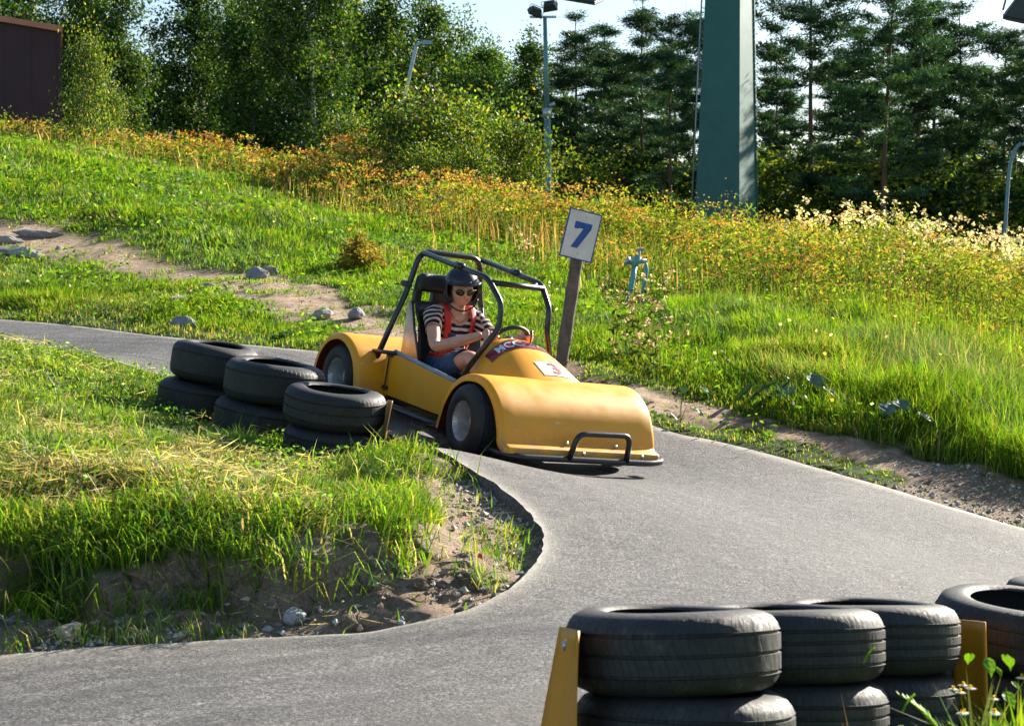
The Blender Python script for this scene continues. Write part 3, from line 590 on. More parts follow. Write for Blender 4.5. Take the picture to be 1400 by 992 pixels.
# bumper bar and hoop
V, Fc = tube(fillet([(xf0+.18, -.60, .12), (xf0+.40, -.585, .12), (xf0+.46, -.50, .12), (xf0+.47, .50, .12), (xf0+.44, .62, .13), (xf0+.30, .66, .13)], .1, 6), .021, 12); bb = obj('bumper_bar', V, Fc, M_blk, kart)
V, Fc = tube(fillet([(xf0+.475, -.145, .12), (xf0+.495, -.12, .285), (xf0+.495, .28, .29), (xf0+.475, .30, .12)], .06, 7), .0185, 12); obj('bumper_hoop', V, Fc, M_blk, bb)
V, Fc = tube(fillet([(-.2, -.55, .15), (-.42, -.5, .16), (-.42, .5, .16), (-.2, .55, .15)], .1, 6), .019, 10); obj('rear_bumper_bar', V, Fc, M_blk, kart)

# wheels
def wheel(c, rad, wd, steer, front):
    w_ = empty('wheel'); w_.parent = kart; w_.location = c; w_.rotation_euler = (0, 0, steer); side = -1 if c[1] < 0 else 1; hw = wd/2; rr = rad*.50
    pr = [(rr, -hw+.02), (rr+.012, -hw+.008), (rr+.035, -hw), (rad*.82, -hw+.002), (rad*.93, -hw+.018), (rad*.975, -hw+.04)]
    for gz in (-.045, -.016, .016, .045): pr += [(rad*.997, gz-.004), (rad*.997-.005, gz-.002), (rad*.997-.005, gz+.002), (rad*.997, gz+.004)]
    pr += [(rad*.975, hw-.04), (rad*.93, hw-.018), (rad*.82, hw-.002), (rr+.035, hw), (rr+.012, hw-.008), (rr, hw-.02)]
    V, Fc = lathe(pr, 64, 'y'); ty = obj('kart_tyre', V, Fc, M_ktyre, w_); autosmooth(ty, 45)
    h = -hw*.15
    pr = [(rr+.008, hw-.012), (rr-.002, hw-.022), (rr-.008, hw-.05), (rr-.02, h), (rr*.72, h-.006), (rr*.62, h+.012), (rr*.42, h+.016), (rr*.30, h+.012), (rr*.26, h+.035), (rr*.12, h+.04), (0, h+.04)]
    V, Fc = lathe([(a, b*side) for a, b in pr], 40, 'y'); rm_ = obj('rim', V, Fc if side < 0 else [f[::-1] for f in Fc], M_rim, w_); autosmooth(rm_, 40)
    for k in range(4):
        mb = MB(); a = k*math.pi/2+.4; V, Fc = lathe([(0, .012), (.008, .012), (.009, 0)], 8, 'y'); V = np.array(V)*[1, side, 1]+np.array([rr*.42*math.cos(a), side*(h+.014), rr*.42*math.sin(a)]); mb.add(V, Fc); mb.build('wheel_nut', [M_blk], rm_)
    return w_
wheel((WB, -.545, .232), .232, .20, R(-7), True); wheel((WB, .545, .232), .232, .20, R(-7), True)
wheel((-.045, -.545, .215), .215, .20, 0, False); wheel((-.045, .545, .215), .215, .20, 0, False)
V, Fc = tube([(-.035, -.5, .225), (-.035, .5, .225)], .02, 10); obj('rear_axle', V, Fc, M_blk, kart)
V, Fc = tube([(WB, -.47, .225), (WB, .47, .225)], .016, 10); obj('front_axle', V, Fc, M_blk, kart)

# roll cage
cage = empty('roll_cage'); cage.parent = kart
def bar(nm, P, r=.0195, fr=.08, par=None):
    V, Fc = tube(fillet(P, fr, 6), r, 12); return obj(nm, V, Fc, M_blk, par or cage)
KN = {'A': (.162, .245, 1.135), 'B': (.966, .215, 1.07), 'C': (1.13, .19, .93), 'C2': (1.147, .19, .775), 'D': (1.07, .36, .44)}
mir = lambda p: (p[0], -p[1], p[2])
bar('main_hoop', [(.215, -.56, .19), (.15, -.297, .86), mir(KN['A']), KN['A'], (.15, .297, .86), (.215, .56, .19)], .0205, .085)
for f in (mir, lambda p: p):
    bar('front_post', [f((.20, .24, 1.128)), f(KN['B']), f(KN['C']), f(KN['C2']), f(KN['D'])], .0195, .05)
bar('cross_bar', [(1.0, -.205, 1.045), (1.0, .205, 1.045)], .019)
V, Fc = tube([(.09, -.30, .90), (.17, -.295, .90)], .024, 12); obj('cage_clamp', V, Fc, M_plas, cage)
for f in (mir, lambda p: p):
    V, Fc = tube([f((.60, .229, 1.103)), f((.68, .226, 1.098))], .026, 10); obj('cage_clamp', V, Fc, M_blk, cage)
bar('gusset_bar', [(.93, .215, 1.075), (1.0, .12, 1.045)], .011)

# seat
seat = empty('seat'); seat.parent = kart
def shell(name, st, mat, th=.014):
    "st: stations (x, z, half width, side wing forward)"
    nu = 14; V = []
    for (x, z, hw, wing) in st:
        for i in range(nu+1):
            a = -1+2*i/nu; V.append((x+wing*abs(a)**3, hw*math.sin(a*math.pi/2)**1 if 0 else hw*a, z))
    Fc = [(j*(nu+1)+i, j*(nu+1)+i+1, (j+1)*(nu+1)+i+1, (j+1)*(nu+1)+i) for j in range(len(st)-1) for i in range(nu)]
    o = obj(name, V, Fc, mat, seat); s_ = o.modifiers.new('Solidify', 'SOLIDIFY'); s_.thickness = th; s_.offset = 0; return o
shell('backrest', [(.30, .24, .22, .08), (.26, .34, .24, .10), (.235, .50, .25, .10), (.205, .66, .255, .09), (.185, .74, .26, .06), (.175, .80, .255, .04)], M_plas)
# headrest with a gap each side of the middle web
V = []; hr = [(.185, .79), (.178, .84), (.172, .92), (.172, .975), (.18, .99)]
hb = shell('headrest', [(.168, .865, .255, .04), (.162, .91, .255, .04), (.158, .965, .24, .03), (.158, .99, .20, .02)], M_plas, .045)
mb = MB(); mb.add(*box(.15, .19, -.25, -.20, .78, .87)); mb.add(*box(.15, .19, -.11, .11, .78, .87)); mb.add(*box(.15, .19, .20, .25, .78, .87)); mb.build('headrest_web', [M_plas], hb, False)
V = [(.30, -.2, .24), (.80, -.2, .27), (.80, .2, .27), (.30, .2, .24)]; nu = 10
V = []; 
for x, z in ((.28, .25), (.45, .245), (.65, .265), (.80, .29)):
    for i in range(nu+1): a = -1+2*i/nu; V.append((x, .21*a, z+.07*abs(a)**3))
o = obj('seat_base', V, [(j*(nu+1)+i, j*(nu+1)+i+1, (j+1)*(nu+1)+i+1, (j+1)*(nu+1)+i) for j in range(3) for i in range(nu)], M_plas, seat); s_ = o.modifiers.new('Solidify', 'SOLIDIFY'); s_.thickness = .02
for s in (-1, 1):
    y = s*.285; pl = [(.165, .795), (.215, .80), (.30, .60), (.47, .325), (.47, .30), (.175, .30)]; n_ = len(pl)
    V = [(x, y, z) for x, z in pl]+[(x, y-s*.006, z) for x, z in pl]
    Fc = [tuple(range(n_)), tuple(range(2*n_-1, n_-1, -1))]+[((i+1) % n_, i, n_+i, n_+(i+1) % n_) for i in range(n_)]
    o = obj('seat_side_plate', V, Fc if s < 0 else [f[::-1] for f in Fc], M_alu, seat, False)
    V, Fc = tube([(.222, y, .80), (.305, y, .61), (.475, y, .33)], .009, 8); obj('plate_edge', V, Fc, M_blk, o)
# engine block behind the seat, under the rear cowl
mb = MB(); mb.add(*box(-.16, .08, -.18, .2, .2, .40)); 
o = mb.build('engine', [M_blk], kart, False); bevel(o, .02)

# steering wheel
SCt = np.array([1.00, 0, .675]); nax = np.array([-.80, 0, .60]); upv = np.array([.60, 0, .80]); RW = .135
swp = [SCt+RW*(math.cos(a)*upv+math.sin(a)*np.array([0, 1, 0])) for a in np.linspace(0, 2*math.pi, 40, endpoint=False)]
V, Fc = tube(swp, .0145, 10, False, True); sw = obj('steering_wheel', V, Fc, M_plas, kart)
mb = MB(); V, Fc = tube([SCt, SCt-nax*.30], .014, 10); mb.add(V, Fc)
for a in (R(90), R(-90), R(180)): mb.add(*tube([SCt, SCt+RW*(math.cos(a)*upv+math.sin(a)*np.array([0, 1, 0]))], .009, 8))
mb.add(*tube([SCt-nax*.02, SCt+nax*.015], .04, 16)); mb.build('steering_column', [M_blk], kart)
# ---------------------------------------------------------------- the driver
def skin_geo(chains, sub=2, root=None):
    "chains: lists of ((x,y,z), radius or (rx,ry)); equal points are shared joints -> V, F of one skinned surface"
    idx = {}; pts = []; rad = []; E_ = []
    for ch in chains:
        prev = None
        for p, r in ch:
            k = tuple(round(c, 4) for c in p)
            if k not in idx: idx[k] = len(pts); pts.append(k); rad.append(r if isinstance(r, tuple) else (r, r))
            if prev is not None and prev != idx[k]: E_.append((prev, idx[k]))
            prev = idx[k]
    me = bpy.data.meshes.new('skin'); bm = bmesh.new(); ly = bm.verts.layers.skin.verify(); vs = [bm.verts.new(p) for p in pts]
    for a, b in E_:
        if not bm.edges.get((vs[a], vs[b])): bm.edges.new((vs[a], vs[b]))
    rk = idx.get(tuple(round(c, 4) for c in root)) if root else 0
    for i, v in enumerate(vs): v[ly].radius = rad[i]; v[ly].use_root = (i == rk)
    bm.to_mesh(me); bm.free(); o = bpy.data.objects.new('skin', me); COL.objects.link(o)
    o.modifiers.new('Skin', 'SKIN'); s_ = o.modifiers.new('Sub', 'SUBSURF'); s_.levels = sub; s_.render_levels = sub
    dg = bpy.context.evaluated_depsgraph_get(); ev = o.evaluated_get(dg); m2 = ev.to_mesh()
    V = [v.co[:] for v in m2.vertices]; Fc = [tuple(p.vertices) for p in m2.polygons]; ev.to_mesh_clear(); bpy.data.objects.remove(o); bpy.data.meshes.remove(me); return V, Fc
def fuse(mb, name, mats, parent, voxel, smooth=4, fac=.5):
    o = mb.build('tmp', mats, None); r_ = o.modifiers.new('Remesh', 'REMESH'); r_.mode = 'VOXEL'; r_.voxel_size = voxel; r_.use_smooth_shade = True
    if smooth: s_ = o.modifiers.new('Smooth', 'SMOOTH'); s_.factor = fac; s_.iterations = smooth
    dg = bpy.context.evaluated_depsgraph_get(); me = bpy.data.meshes.new_from_object(o.evaluated_get(dg)); me.name = name
    bpy.data.objects.remove(o); n = link(name, me, None, parent); me.polygons.foreach_set('use_smooth', np.full(len(me.polygons), True)); me.update()
    if not me.materials:
        for m in mats: me.materials.append(m)
    return n
def skinmat():
    m, nt, out = nmat('sunlit_skin'); p = nt.nodes.new('ShaderNodeBsdfPrincipled'); p.inputs['Roughness'].default_value = .5; p.inputs['Subsurface Weight'].default_value = .12; p.inputs['Subsurface Radius'].default_value = (.02, .008, .004); p.inputs['Subsurface Scale'].default_value = .6
    c = ramp(nt, noise(nt, 14, 4), [(.3, (.66, .37, .26)), (.7, (.58, .30, .20))]); tc = nt.nodes.new('ShaderNodeTexCoord'); cur = c.outputs[0]
    for ctr, r0, cc in ((HC+np.array([.093, .008, -.066]), .026, (.42, .11, .085)), ):
        d = N(nt, 'ShaderNodeVectorMath', _operation='DISTANCE'); L(nt, tc.outputs['Object'], d.inputs[0]); d.inputs[1].default_value = tuple(ctr)
        rr = ramp(nt, d.outputs['Value'], [(r0*.6, (1,)*3), (r0, (0,)*3)]); cur = mix(nt, rr.outputs[0], cur, cc)
    L(nt, cur, p.inputs['Base Color']); L(nt, p.outputs[0], out.inputs[0]); return m
HC = np.array([.385, -.015, .925])         # head centre
HQ = Matrix.Rotation(R(-17), 3, 'Z') @ Matrix.Rotation(R(6), 3, 'Y') @ Matrix.Rotation(R(7), 3, 'X')
HQ = np.array([list(r) for r in HQ])
def hd(v): return (HQ @ np.asarray(v, float).reshape(-1, 3).T).T+HC
person = empty('person', 'man in black helmet, dark sunglasses and striped T-shirt steering the yellow kart', 'person', M=KM)
def head_geo():
    nu, nv = 48, 36; V = []
    for j in range(nv+1):
        t = math.pi*j/nv
        for i in range(nu):
            a = 2*math.pi*i/nu; x, y, z = math.sin(t)*math.cos(a), math.sin(t)*math.sin(a), math.cos(t)
            # cranium and jaw
            sx, sy, sz = .098, .076, .118
            if z < 0: k = 1-.24*(-z)**1.8; sy *= k; sx *= (1-.10*(-z)**2)
            px, py, pz = x*sx, y*sy, z*sz
            if z < -.2 and x < 0: px *= .62+.38*(1+z)
            if x > .2:
                px += .007*math.exp(-((pz+.098)/.014)**2-(py/.022)**2)        # chin
                px += .026*math.exp(-((pz+.022)/.017)**2-(py/.0105)**2)+.012*math.exp(-((pz-.0)/.022)**2-(py/.009)**2)   # nose
                px += .006*math.exp(-((pz-.036)/.010)**2-(abs(py)-.03)**2/.0006)                     # brow
                px -= .012*math.exp(-((pz-.012)/.014)**2-((abs(py)-.030)/.014)**2)                      # eye sockets
                px += .0065*math.exp(-((pz+.060)/.0055)**2-(py/.019)**2)+.007*math.exp(-((pz+.073)/.006)**2-(py/.017)**2)   # lips
                px -= .004*math.exp(-((pz+.0665)/.0025)**2-(py/.02)**2)
                px += .006*math.exp(-((pz+.02)/.02)**2-((abs(py)-.042)/.016)**2)                        # cheeks
            V.append((px, py, pz))
    Fc = [(j*nu+i, (j+1)*nu+i, (j+1)*nu+(i+1) % nu, j*nu+(i+1) % nu) for j in range(nv) for i in range(nu)]
    return hd(V), Fc
M_skin = skinmat()
SH = {-1: (.335, -.190, .745), 1: (.335, .185, .735)}
EL = {-1: (.555, -.265, .535), 1: (.60, .235, .53)}
def rimp(a, k=1.0): return SCt+RW*k*(math.cos(a)*upv+math.sin(a)*np.array([0, 1, 0]))
HA = {-1: R(-78), 1: R(62)}
mb = MB()
torso = [((.31, 0, .34), (.125, .15)), ((.285, 0, .46), (.105, .145)), ((.275, 0, .58), (.11, .155)), ((.29, 0, .69), (.10, .165)), ((.325, 0, .765), (.07, .085)), ((.35, -.005, .81), .056), ((.368, -.01, .86), .052)]
ch = [torso]
for s in (-1, 1):
    ra = rimp(HA[s]); tdir = -math.sin(HA[s])*upv+math.cos(HA[s])*np.array([0, 1, 0]); e = np.array(EL[s]); wr = ra+nax*.035+(e-ra)/np.linalg.norm(e-ra)*.075
    ch.append([((.29, 0, .69), (.10, .165)), ((.31, s*.11, .735), .068), (SH[s], .058), (tuple(np.array(SH[s])*.5+e*.5), .050), (tuple(e), .043), (tuple(e*.62+wr*.38), .043), (tuple(wr), .026)])
    ch.append([((.31, 0, .34), (.125, .15)), ((.40, s*.10, .34), .088), ((.62, s*.14, .44), .078), ((.845, s*.155, .535), .056), ((.90, s*.155, .49), .056), ((1.05, s*.14, .34), .058), ((1.20, s*.13, .19), .036), ((1.26, s*.13, .17), .034), ((1.34, s*.13, .20), .03)])
V, Fc = skin_geo(ch, 2, (.31, 0, .34)); mb.add(V, Fc)
V, Fc = head_geo(); mb.add(V, Fc)
for s in (-1, 1):
    # hands closed round the rim: palm, four fingers, thumb
    a0 = HA[s]; e = np.array(EL[s]); ra = rimp(a0); wr = ra+nax*.035+(e-ra)/np.linalg.norm(e-ra)*.075
    def fr(a):
        rad_ = math.cos(a)*upv+math.sin(a)*np.array([0, 1, 0]); return SCt+RW*rad_, rad_
    ks = []
    for k in range(4):
        a = a0+(-1.5+k)*(-s)*.145; c, rd = fr(a); up = nax
        kn = c+rd*.026+nax*.020; ks.append(kn)
        ln = [.92, 1.0, .97, .8][k]; ring = [c+rd*.034*1.0-nax*.008, c+rd*.012-nax*.030*ln, c-rd*.016-nax*.022*ln, c-rd*.026*ln+nax*.004]
        V, Fc = skin_geo([[(tuple(kn-rd*.0+nax*.0), .0105), (tuple(ring[0]), .0098), (tuple(ring[1]), .0092), (tuple(ring[2]), .0085), (tuple(ring[3]), .0072)]], 2); mb.add(V, Fc)
    km = (ks[1]+ks[2])/2; pm_ = km*.5+wr*.5
    V, Fc = skin_geo([[(tuple(wr), .026), (tuple(pm_), (.020, .036)), (tuple(km-(km-wr)*.08), (.014, .038))]], 2); mb.add(V, Fc)
    c, rd = fr(a0+(-2.9)*(-s)*.145*-1 if 0 else a0+s*.30); th0 = wr*.55+km*.45
    V, Fc = skin_geo([[(tuple(th0), .016), (tuple(c+nax*.026-rd*.014), .0125), (tuple(c+nax*.012-rd*.024+ (fr(a0+s*.42)[0]-c)*.6), .0105), (tuple(c-rd*.020-nax*.006+(fr(a0+s*.5)[0]-c)), .009)]], 2); mb.add(V, Fc)
body = fuse(mb, 'body', [M_skin], person, .0055, 3, .4)
# ears
# T-shirt: looser torso and short sleeves, striped navy and cream
def shirtmat():
    m, nt, out = nmat('striped_jersey'); p = nt.nodes.new('ShaderNodeBsdfPrincipled'); p.inputs['Roughness'].default_value = .85; p.inputs['Specular IOR Level'].default_value = .2
    a = nt.nodes.new('ShaderNodeAttribute'); a.attribute_name = 'knit'; s = nt.nodes.new('ShaderNodeSeparateXYZ'); L(nt, a.outputs['Vector'], s.inputs[0])
    mu = N(nt, 'ShaderNodeMath', _operation='MULTIPLY'); L(nt, s.outputs[0], mu.inputs[0]); mu.inputs[1].default_value = 1/.043
    fr_ = N(nt, 'ShaderNodeMath', _operation='FRACT'); L(nt, mu.outputs[0], fr_.inputs[0])
    r_ = ramp(nt, fr_.outputs[0], [(0, (.012, .016, .045)), (.54, (.012, .016, .045)), (.55, (.66, .47, .33)), (.985, (.66, .47, .33)), (1, (.012, .016, .045))]); L(nt, r_.outputs[0], p.inputs['Base Color'])
    L(nt, bump(nt, noise(nt, 9, 3), .8, .02), p.inputs['Normal']); L(nt, p.outputs[0], out.inputs[0]); return m
M_shirt = shirtmat()
g = .016
def grow(c, g): return [(p, (r[0]+g, r[1]+g) if isinstance(r, tuple) else r+g) for p, r in c]
mb = MB(); chs = [grow(torso[:5], g)]
for s in (-1, 1):
    e = np.array(EL[s]); sh = np.array(SH[s]); chs.append([((.29, 0, .69), (.10+g, .165+g)), ((.31, s*.11, .735), .070+g), (SH[s], .060+g), (tuple(sh*.62+e*.38), .053+g), (tuple(sh*.42+e*.58), .052+g)])
V, Fc = skin_geo(chs, 2, (.29, 0, .69)); V = np.array(V)
mb.add(V, Fc); shirt = fuse(mb, 't_shirt', [M_shirt], person, .007, 5, .5)
# open the neck and the sleeve ends, add folds, give the knit its own coordinate (along the sleeve or down the body)
me = shirt.data; bm = bmesh.new(); bm.from_mesh(me); dele = []
for v in bm.verts:
    c = np.array(v.co)
    for s in (-1, 1):
        e = np.array(EL[s]); sh = np.array(SH[s]); ax = (e-sh)/np.linalg.norm(e-sh); t = (c-sh) @ ax
        if t > .150 and np.linalg.norm(c-sh-ax*t) < .1 and s*c[1] > .17: dele.append(v); break
    else:
        dn = c-np.array([.375, -.005, .80])
        if math.sqrt((dn[0]*1.0)**2+(dn[1]*1.0)**2+(dn[2]*.72)**2) < .092: dele.append(v)
bmesh.ops.delete(bm, geom=dele, context='VERTS')
for v in bm.verts:
    n_ = v.normal; c = v.co
    f = .005*math.sin(c.z*46+c.y*30+3*math.sin(c.y*14))+.004*math.sin(c.y*60-c.z*35+c.x*30+2*math.sin(c.z*20)); v.co = c+n_*f
bm.to_mesh(me); bm.free()
kn = np.zeros((len(me.vertices), 3), np.float32)
for i, v in enumerate(me.vertices):
    c = np.array(v.co); kn[i, 0] = 10-c[2]-.15*c[0]
    for s in (-1, 1):
        e = np.array(EL[s]); sh = np.array(SH[s]); ax = (e-sh)/np.linalg.norm(e-sh); t = (c-sh) @ ax
        w_ = sstep(.135, .175, s*c[1])*sstep(-.06, 0.0, t)
        if w_ > .5: kn[i, 0] = 10-.745+t*1.0
a = me.attributes.new('knit', 'FLOAT_VECTOR', 'POINT'); a.data.foreach_set('vector', kn.ravel())
s_ = shirt.modifiers.new('Solidify', 'SOLIDIFY'); s_.thickness = .004; s_.offset = -1
# shorts
M_denim = surf('blue_denim', (.035, .105, .22), (.025, .07, .16), rough=.85, nscale=25, bmp=.4)
bm = bmesh.new(); bm.from_mesh(body.data); dele = []
for v in bm.verts:
    c = np.array(v.co); kp = (c[2] < .44 and c[0] < .46) or (c[0] >= .40 and c[0] < .735+.02*math.sin(c[2]*60) and c[2] < .64 and abs(c[1]) < .245 and abs(c[1]) > .02 and c[2] < .50+.30*(c[0]-.4)+.06)
    if not kp or c[0] > .76 or (c[2] > .45 and c[0] < .42): dele.append(v)
bmesh.ops.delete(bm, geom=dele, context='VERTS'); bm.normal_update()
comp = set(); 
for v in bm.verts: v.co += v.normal*(.016+.003*math.sin(v.co.x*70+v.co.y*40))
# keep the largest connected piece only
left = set(bm.verts); best = []
while left:
    st_ = [left.pop()]; cmp_ = [st_[0]]
    while st_:
        a_ = st_.pop()
        for e_ in a_.link_edges:
            b_ = e_.other_vert(a_)
            if b_ in left: left.discard(b_); st_.append(b_); cmp_.append(b_)
    if len(cmp_) > len(best): best = cmp_
bs = set(best); bmesh.ops.delete(bm, geom=[v for v in bm.verts if v not in bs], context='VERTS')
me = bpy.data.meshes.new('shorts'); bm.to_mesh(me); bm.free(); sho = link('shorts', me, M_denim, person); s_ = sho.modifiers.new('Solidify', 'SOLIDIFY'); s_.thickness = .006; s_.offset = -1
# shoes
M_shoe = surf('dark_canvas_shoe', (.05, .05, .055), (.09, .09, .09), rough=.8)
for s in (-1, 1):
    V, Fc = skin_geo([[((1.20, s*.13, .175), .048), ((1.27, s*.13, .165), .046), ((1.38, s*.13, .205), .038), ((1.42, s*.13, .225), .028)]], 2); obj('shoe', V, Fc, M_shoe, person)
# hair showing below the helmet rim
M_hair = surf('dark_brown_hair', (.045, .022, .012), (.02, .01, .006), rough=.6, nscale=60, bmp=.6)
def shell_pts(f, nu=48, nv=28, t0=0, t1=math.pi):
    V = []
    for j in range(nv+1):
        t = t0+(t1-t0)*j/nv
        for i in range(nu): a = 2*math.pi*i/nu; V.append(f(math.sin(t)*math.cos(a), math.sin(t)*math.sin(a), math.cos(t)))
    return V, [(j*nu+i, (j+1)*nu+i, (j+1)*nu+(i+1) % nu, j*nu+(i+1) % nu) for j in range(nv) for i in range(nu)]
V, Fc = shell_pts(lambda x, y, z: (x*.104-.004, y*.083+.0, z*.122))
keep = []
Va = np.array(V)
for f in Fc:
    c = Va[list(f)].mean(0)
    if (c[2] > .045+.012*math.sin(c[1]*160) and c[0] > 0) or (c[0] <= .035 and c[2] > -.055): keep.append(f)
obj('hair', hd(V), keep, M_hair, person)
# helmet: open-faced shell
M_helm = surf('matt_black_helmet', (.014, .020, .028), (.02, .028, .036), rough=.36, nscale=8, bmp=.02, coat=.15)
V, Fc = shell_pts(lambda x, y, z: (x*.142-.008, y*.124, z*.148+.014), 72, 48); Va = np.array(V); keep = []
for f in Fc:
    c = Va[list(f)].mean(0)
    low = -.088+.02*(c[0] < -.03)
    front = c[0] > .030
    if c[2] < low: continue
    if front and c[2] < .052 : continue
    if c[0] > .004 and c[2] < -.02 and abs(c[1]) < .2 and c[0] > .004+.25*(c[2]+.088): 
        if c[0] > .030: continue
    keep.append(f)
hm = obj('helmet', hd(V), keep, M_helm, person); s_ = hm.modifiers.new('Solidify', 'SOLIDIFY'); s_.thickness = .018; s_.offset = -1
mb = MB(); P = [hd((.134*math.cos(a)-.008, .124*math.sin(a), .055))[0] for a in np.linspace(-1.27, 1.27, 24)]; V, Fc = tube(P, .008, 8); mb.add(V, Fc); mb.build('helmet_trim', [M_plas], hm)
# short peak
V = []
for a in np.linspace(-1.0, 1.0, 17):
    for k, (r_, zz) in enumerate(((.135, .066), (.150, .064), (.160, .060))): V.append(hd((r_*math.cos(a)-.008, (.127-.01*k)*math.sin(a), zz))[0])
o = obj('peak', V, [(i*3+k, i*3+k+1, i*3+k+4, i*3+k+3) for i in range(16) for k in range(2)], M_helm, hm); s_ = o.modifiers.new('Solidify', 'SOLIDIFY'); s_.thickness = .005
M_pale = surf('pale_helmet_mark', (.35, .45, .45), rough=.4, bmp=0)
V, Fc = box(-.012, .012, -.0015, .0015, -.0025, .0025); V = [hd((.062+v[0], -.1155+v[1]+.0, .075+v[2]))[0] for v in V]; obj('helmet_mark', V, Fc, M_pale, hm, False)
V, Fc = lathe([(0, .004), (.006, .003), (.007, 0)], 14); V = [hd((.128+v[2], .025+v[1], .076+v[0]))[0] for v in V]; obj('helmet_stud', V, Fc, M_pale, hm)
P = [hd(p)[0] for p in ((.02, -.112, -.06), (.045, -.085, -.10), (.06, -.035, -.128), (.062, 0, -.134), (.06, .035, -.128), (.045, .085, -.10), (.02, .112, -.06))]
V, Fc = tube(catmull(P, 4), .006, 6); obj('chin_strap', V, Fc, M_plas, hm)
# sunglasses
M_lens = surf('dark_lens', (.008, .007, .007), (.01, .009, .008), rough=.08, bmp=0, coat=.6, rvar=.02); M_wire = surf('gold_wire', (.35, .26, .13), rough=.3, metal=.8)
sg = None
for s in (-1, 1):
    V = []; n_ = 24
    for k in range(n_):
        a = 2*math.pi*k/n_; yy = s*.034+.0295*math.cos(a)*(1+.08*s*math.cos(a)); zz = .002+.0235*math.sin(a)-(.004*math.sin(a) if math.sin(a) > 0 else 0)-.003*s*math.cos(a)*-1; xx_ = .108-abs(yy)*.24-yy*yy*2.0; V.append((xx_, yy, zz))
    V.append((.109-.034*.24, s*.034, .002)); V = hd(V)
    o = obj('lens', V, [(k, (k+1) % n_, n_) for k in range(n_)], M_lens, None)
    if sg is None: sg = empty('sunglasses'); sg.parent = person
    o.parent = sg; s_ = o.modifiers.new('Solidify', 'SOLIDIFY'); s_.thickness = .002
    V, Fc = tube([V[k] for k in range(n_)], .0018, 6, False, True); obj('lens_rim', V, Fc, M_wire, sg)
    V, Fc = tube([hd(p)[0] for p in ((.096, s*.064, .012), (.06, s*.083, .012), (0, s*.088, .008))], .002, 6); obj('temple', V, Fc, M_wire, sg)
V, Fc = tube([hd(p)[0] for p in ((.109, -.008, .010), (.112, 0, .012), (.109, .008, .010))], .002, 6); obj('bridge', V, Fc, M_wire, sg)
# neck cord
V, Fc = tube(catmull([(.372, -.075, .775), (.405, -.05, .735), (.417, -.01, .705), (.41, .04, .73), (.372, .07, .78)], 5), .0035, 6); obj('neck_cord', V, Fc, surf('orange_cord', (.6, .18, .08), rough=.7), person)
# harness straps lie on the shirt and belong to the kart's seat
M_strap = surf('red_harness_webbing', (.56, .030, .018), (.44, .02, .014), rough=.6, nscale=40, bmp=.3)
from mathutils.bvhtree import BVHTree
bm = bmesh.new(); bm.from_mesh(shirt.data); bvh = BVHTree.FromBMesh(bm); bm.free()
def strap(name, P, wd, parent, lift=.006):
    P = catmull(P, 6); V = []; m_ = len(P); surfp = []; nr = []
    for p in P:
        c, n_, i_, d_ = bvh.find_nearest(Vector(p))
        surfp.append(np.array(c)); nr.append(np.array(n_))
    nr = np.array(nr); surfp = np.array(surfp)
    for _ in range(3): nr[1:-1] = (nr[:-2]+nr[1:-1]+nr[2:])/3; surfp[1:-1] = (surfp[:-2]+surfp[1:-1]+surfp[2:])/3
    for i in range(m_):
        t = surfp[min(i+1, m_-1)]-surfp[max(i-1, 0)]; t /= np.linalg.norm(t)+1e-9; n_ = nr[i]/np.linalg.norm(nr[i]); sd_ = np.cross(t, n_); sd_ /= np.linalg.norm(sd_)
        for q in (-1, -.33, .33, 1): V.append(surfp[i]+n_*(lift+.004-.003*abs(q))+sd_*q*wd/2)
    Fc = [(i*4+k, i*4+k+1, (i+1)*4+k+1, (i+1)*4+k) for i in range(m_-1) for k in range(3)]
    o = obj(name, V, Fc, M_strap, parent); s_ = o.modifiers.new('Solidify', 'SOLIDIFY'); s_.thickness = .005; s_.offset = 1; return o
har = empty('harness'); har.parent = kart
for s in (-1, 1):
    strap('shoulder_strap', [(.235, s*.10, .80), (.30, s*.105, .83), (.40, s*.105, .76), (.42, s*.10, .66), (.43, s*.085, .56), (.43, s*.06, .48)], .050, har)
    strap('lap_strap', [(.20, s*.17, .42), (.30, s*.17, .45), (.40, s*.13, .46), (.44, s*.05, .47)], .045, har)
strap('chest_strap', [(.44, -.105, .575), (.45, -.04, .575), (.45, .04, .575), (.44, .105, .575)], .036, har, .010)
strap('waist_strap', [(.38, -.15, .485), (.43, -.08, .485), (.455, 0, .485), (.43, .08, .485), (.38, .15, .485)], .038, har, .007)
M_buck = surf('dark_blue_buckle', (.02, .05, .11), rough=.4)
for (p, sz) in (((.45, .045, .60), (.012, .030, .028)), ((.45, -.088, .60), (.010, .026, .020))):
    c, n_, i_, d_ = bvh.find_nearest(Vector(p)); V, Fc = box(-sz[0], sz[0], -sz[1], sz[1], -sz[2], sz[2]); q = n_.to_track_quat('X', 'Z'); V = [q @ Vector(v)+c+n_*.018 for v in V]; o = obj('buckle', V, Fc, M_buck, har, False); bevel(o, .005)
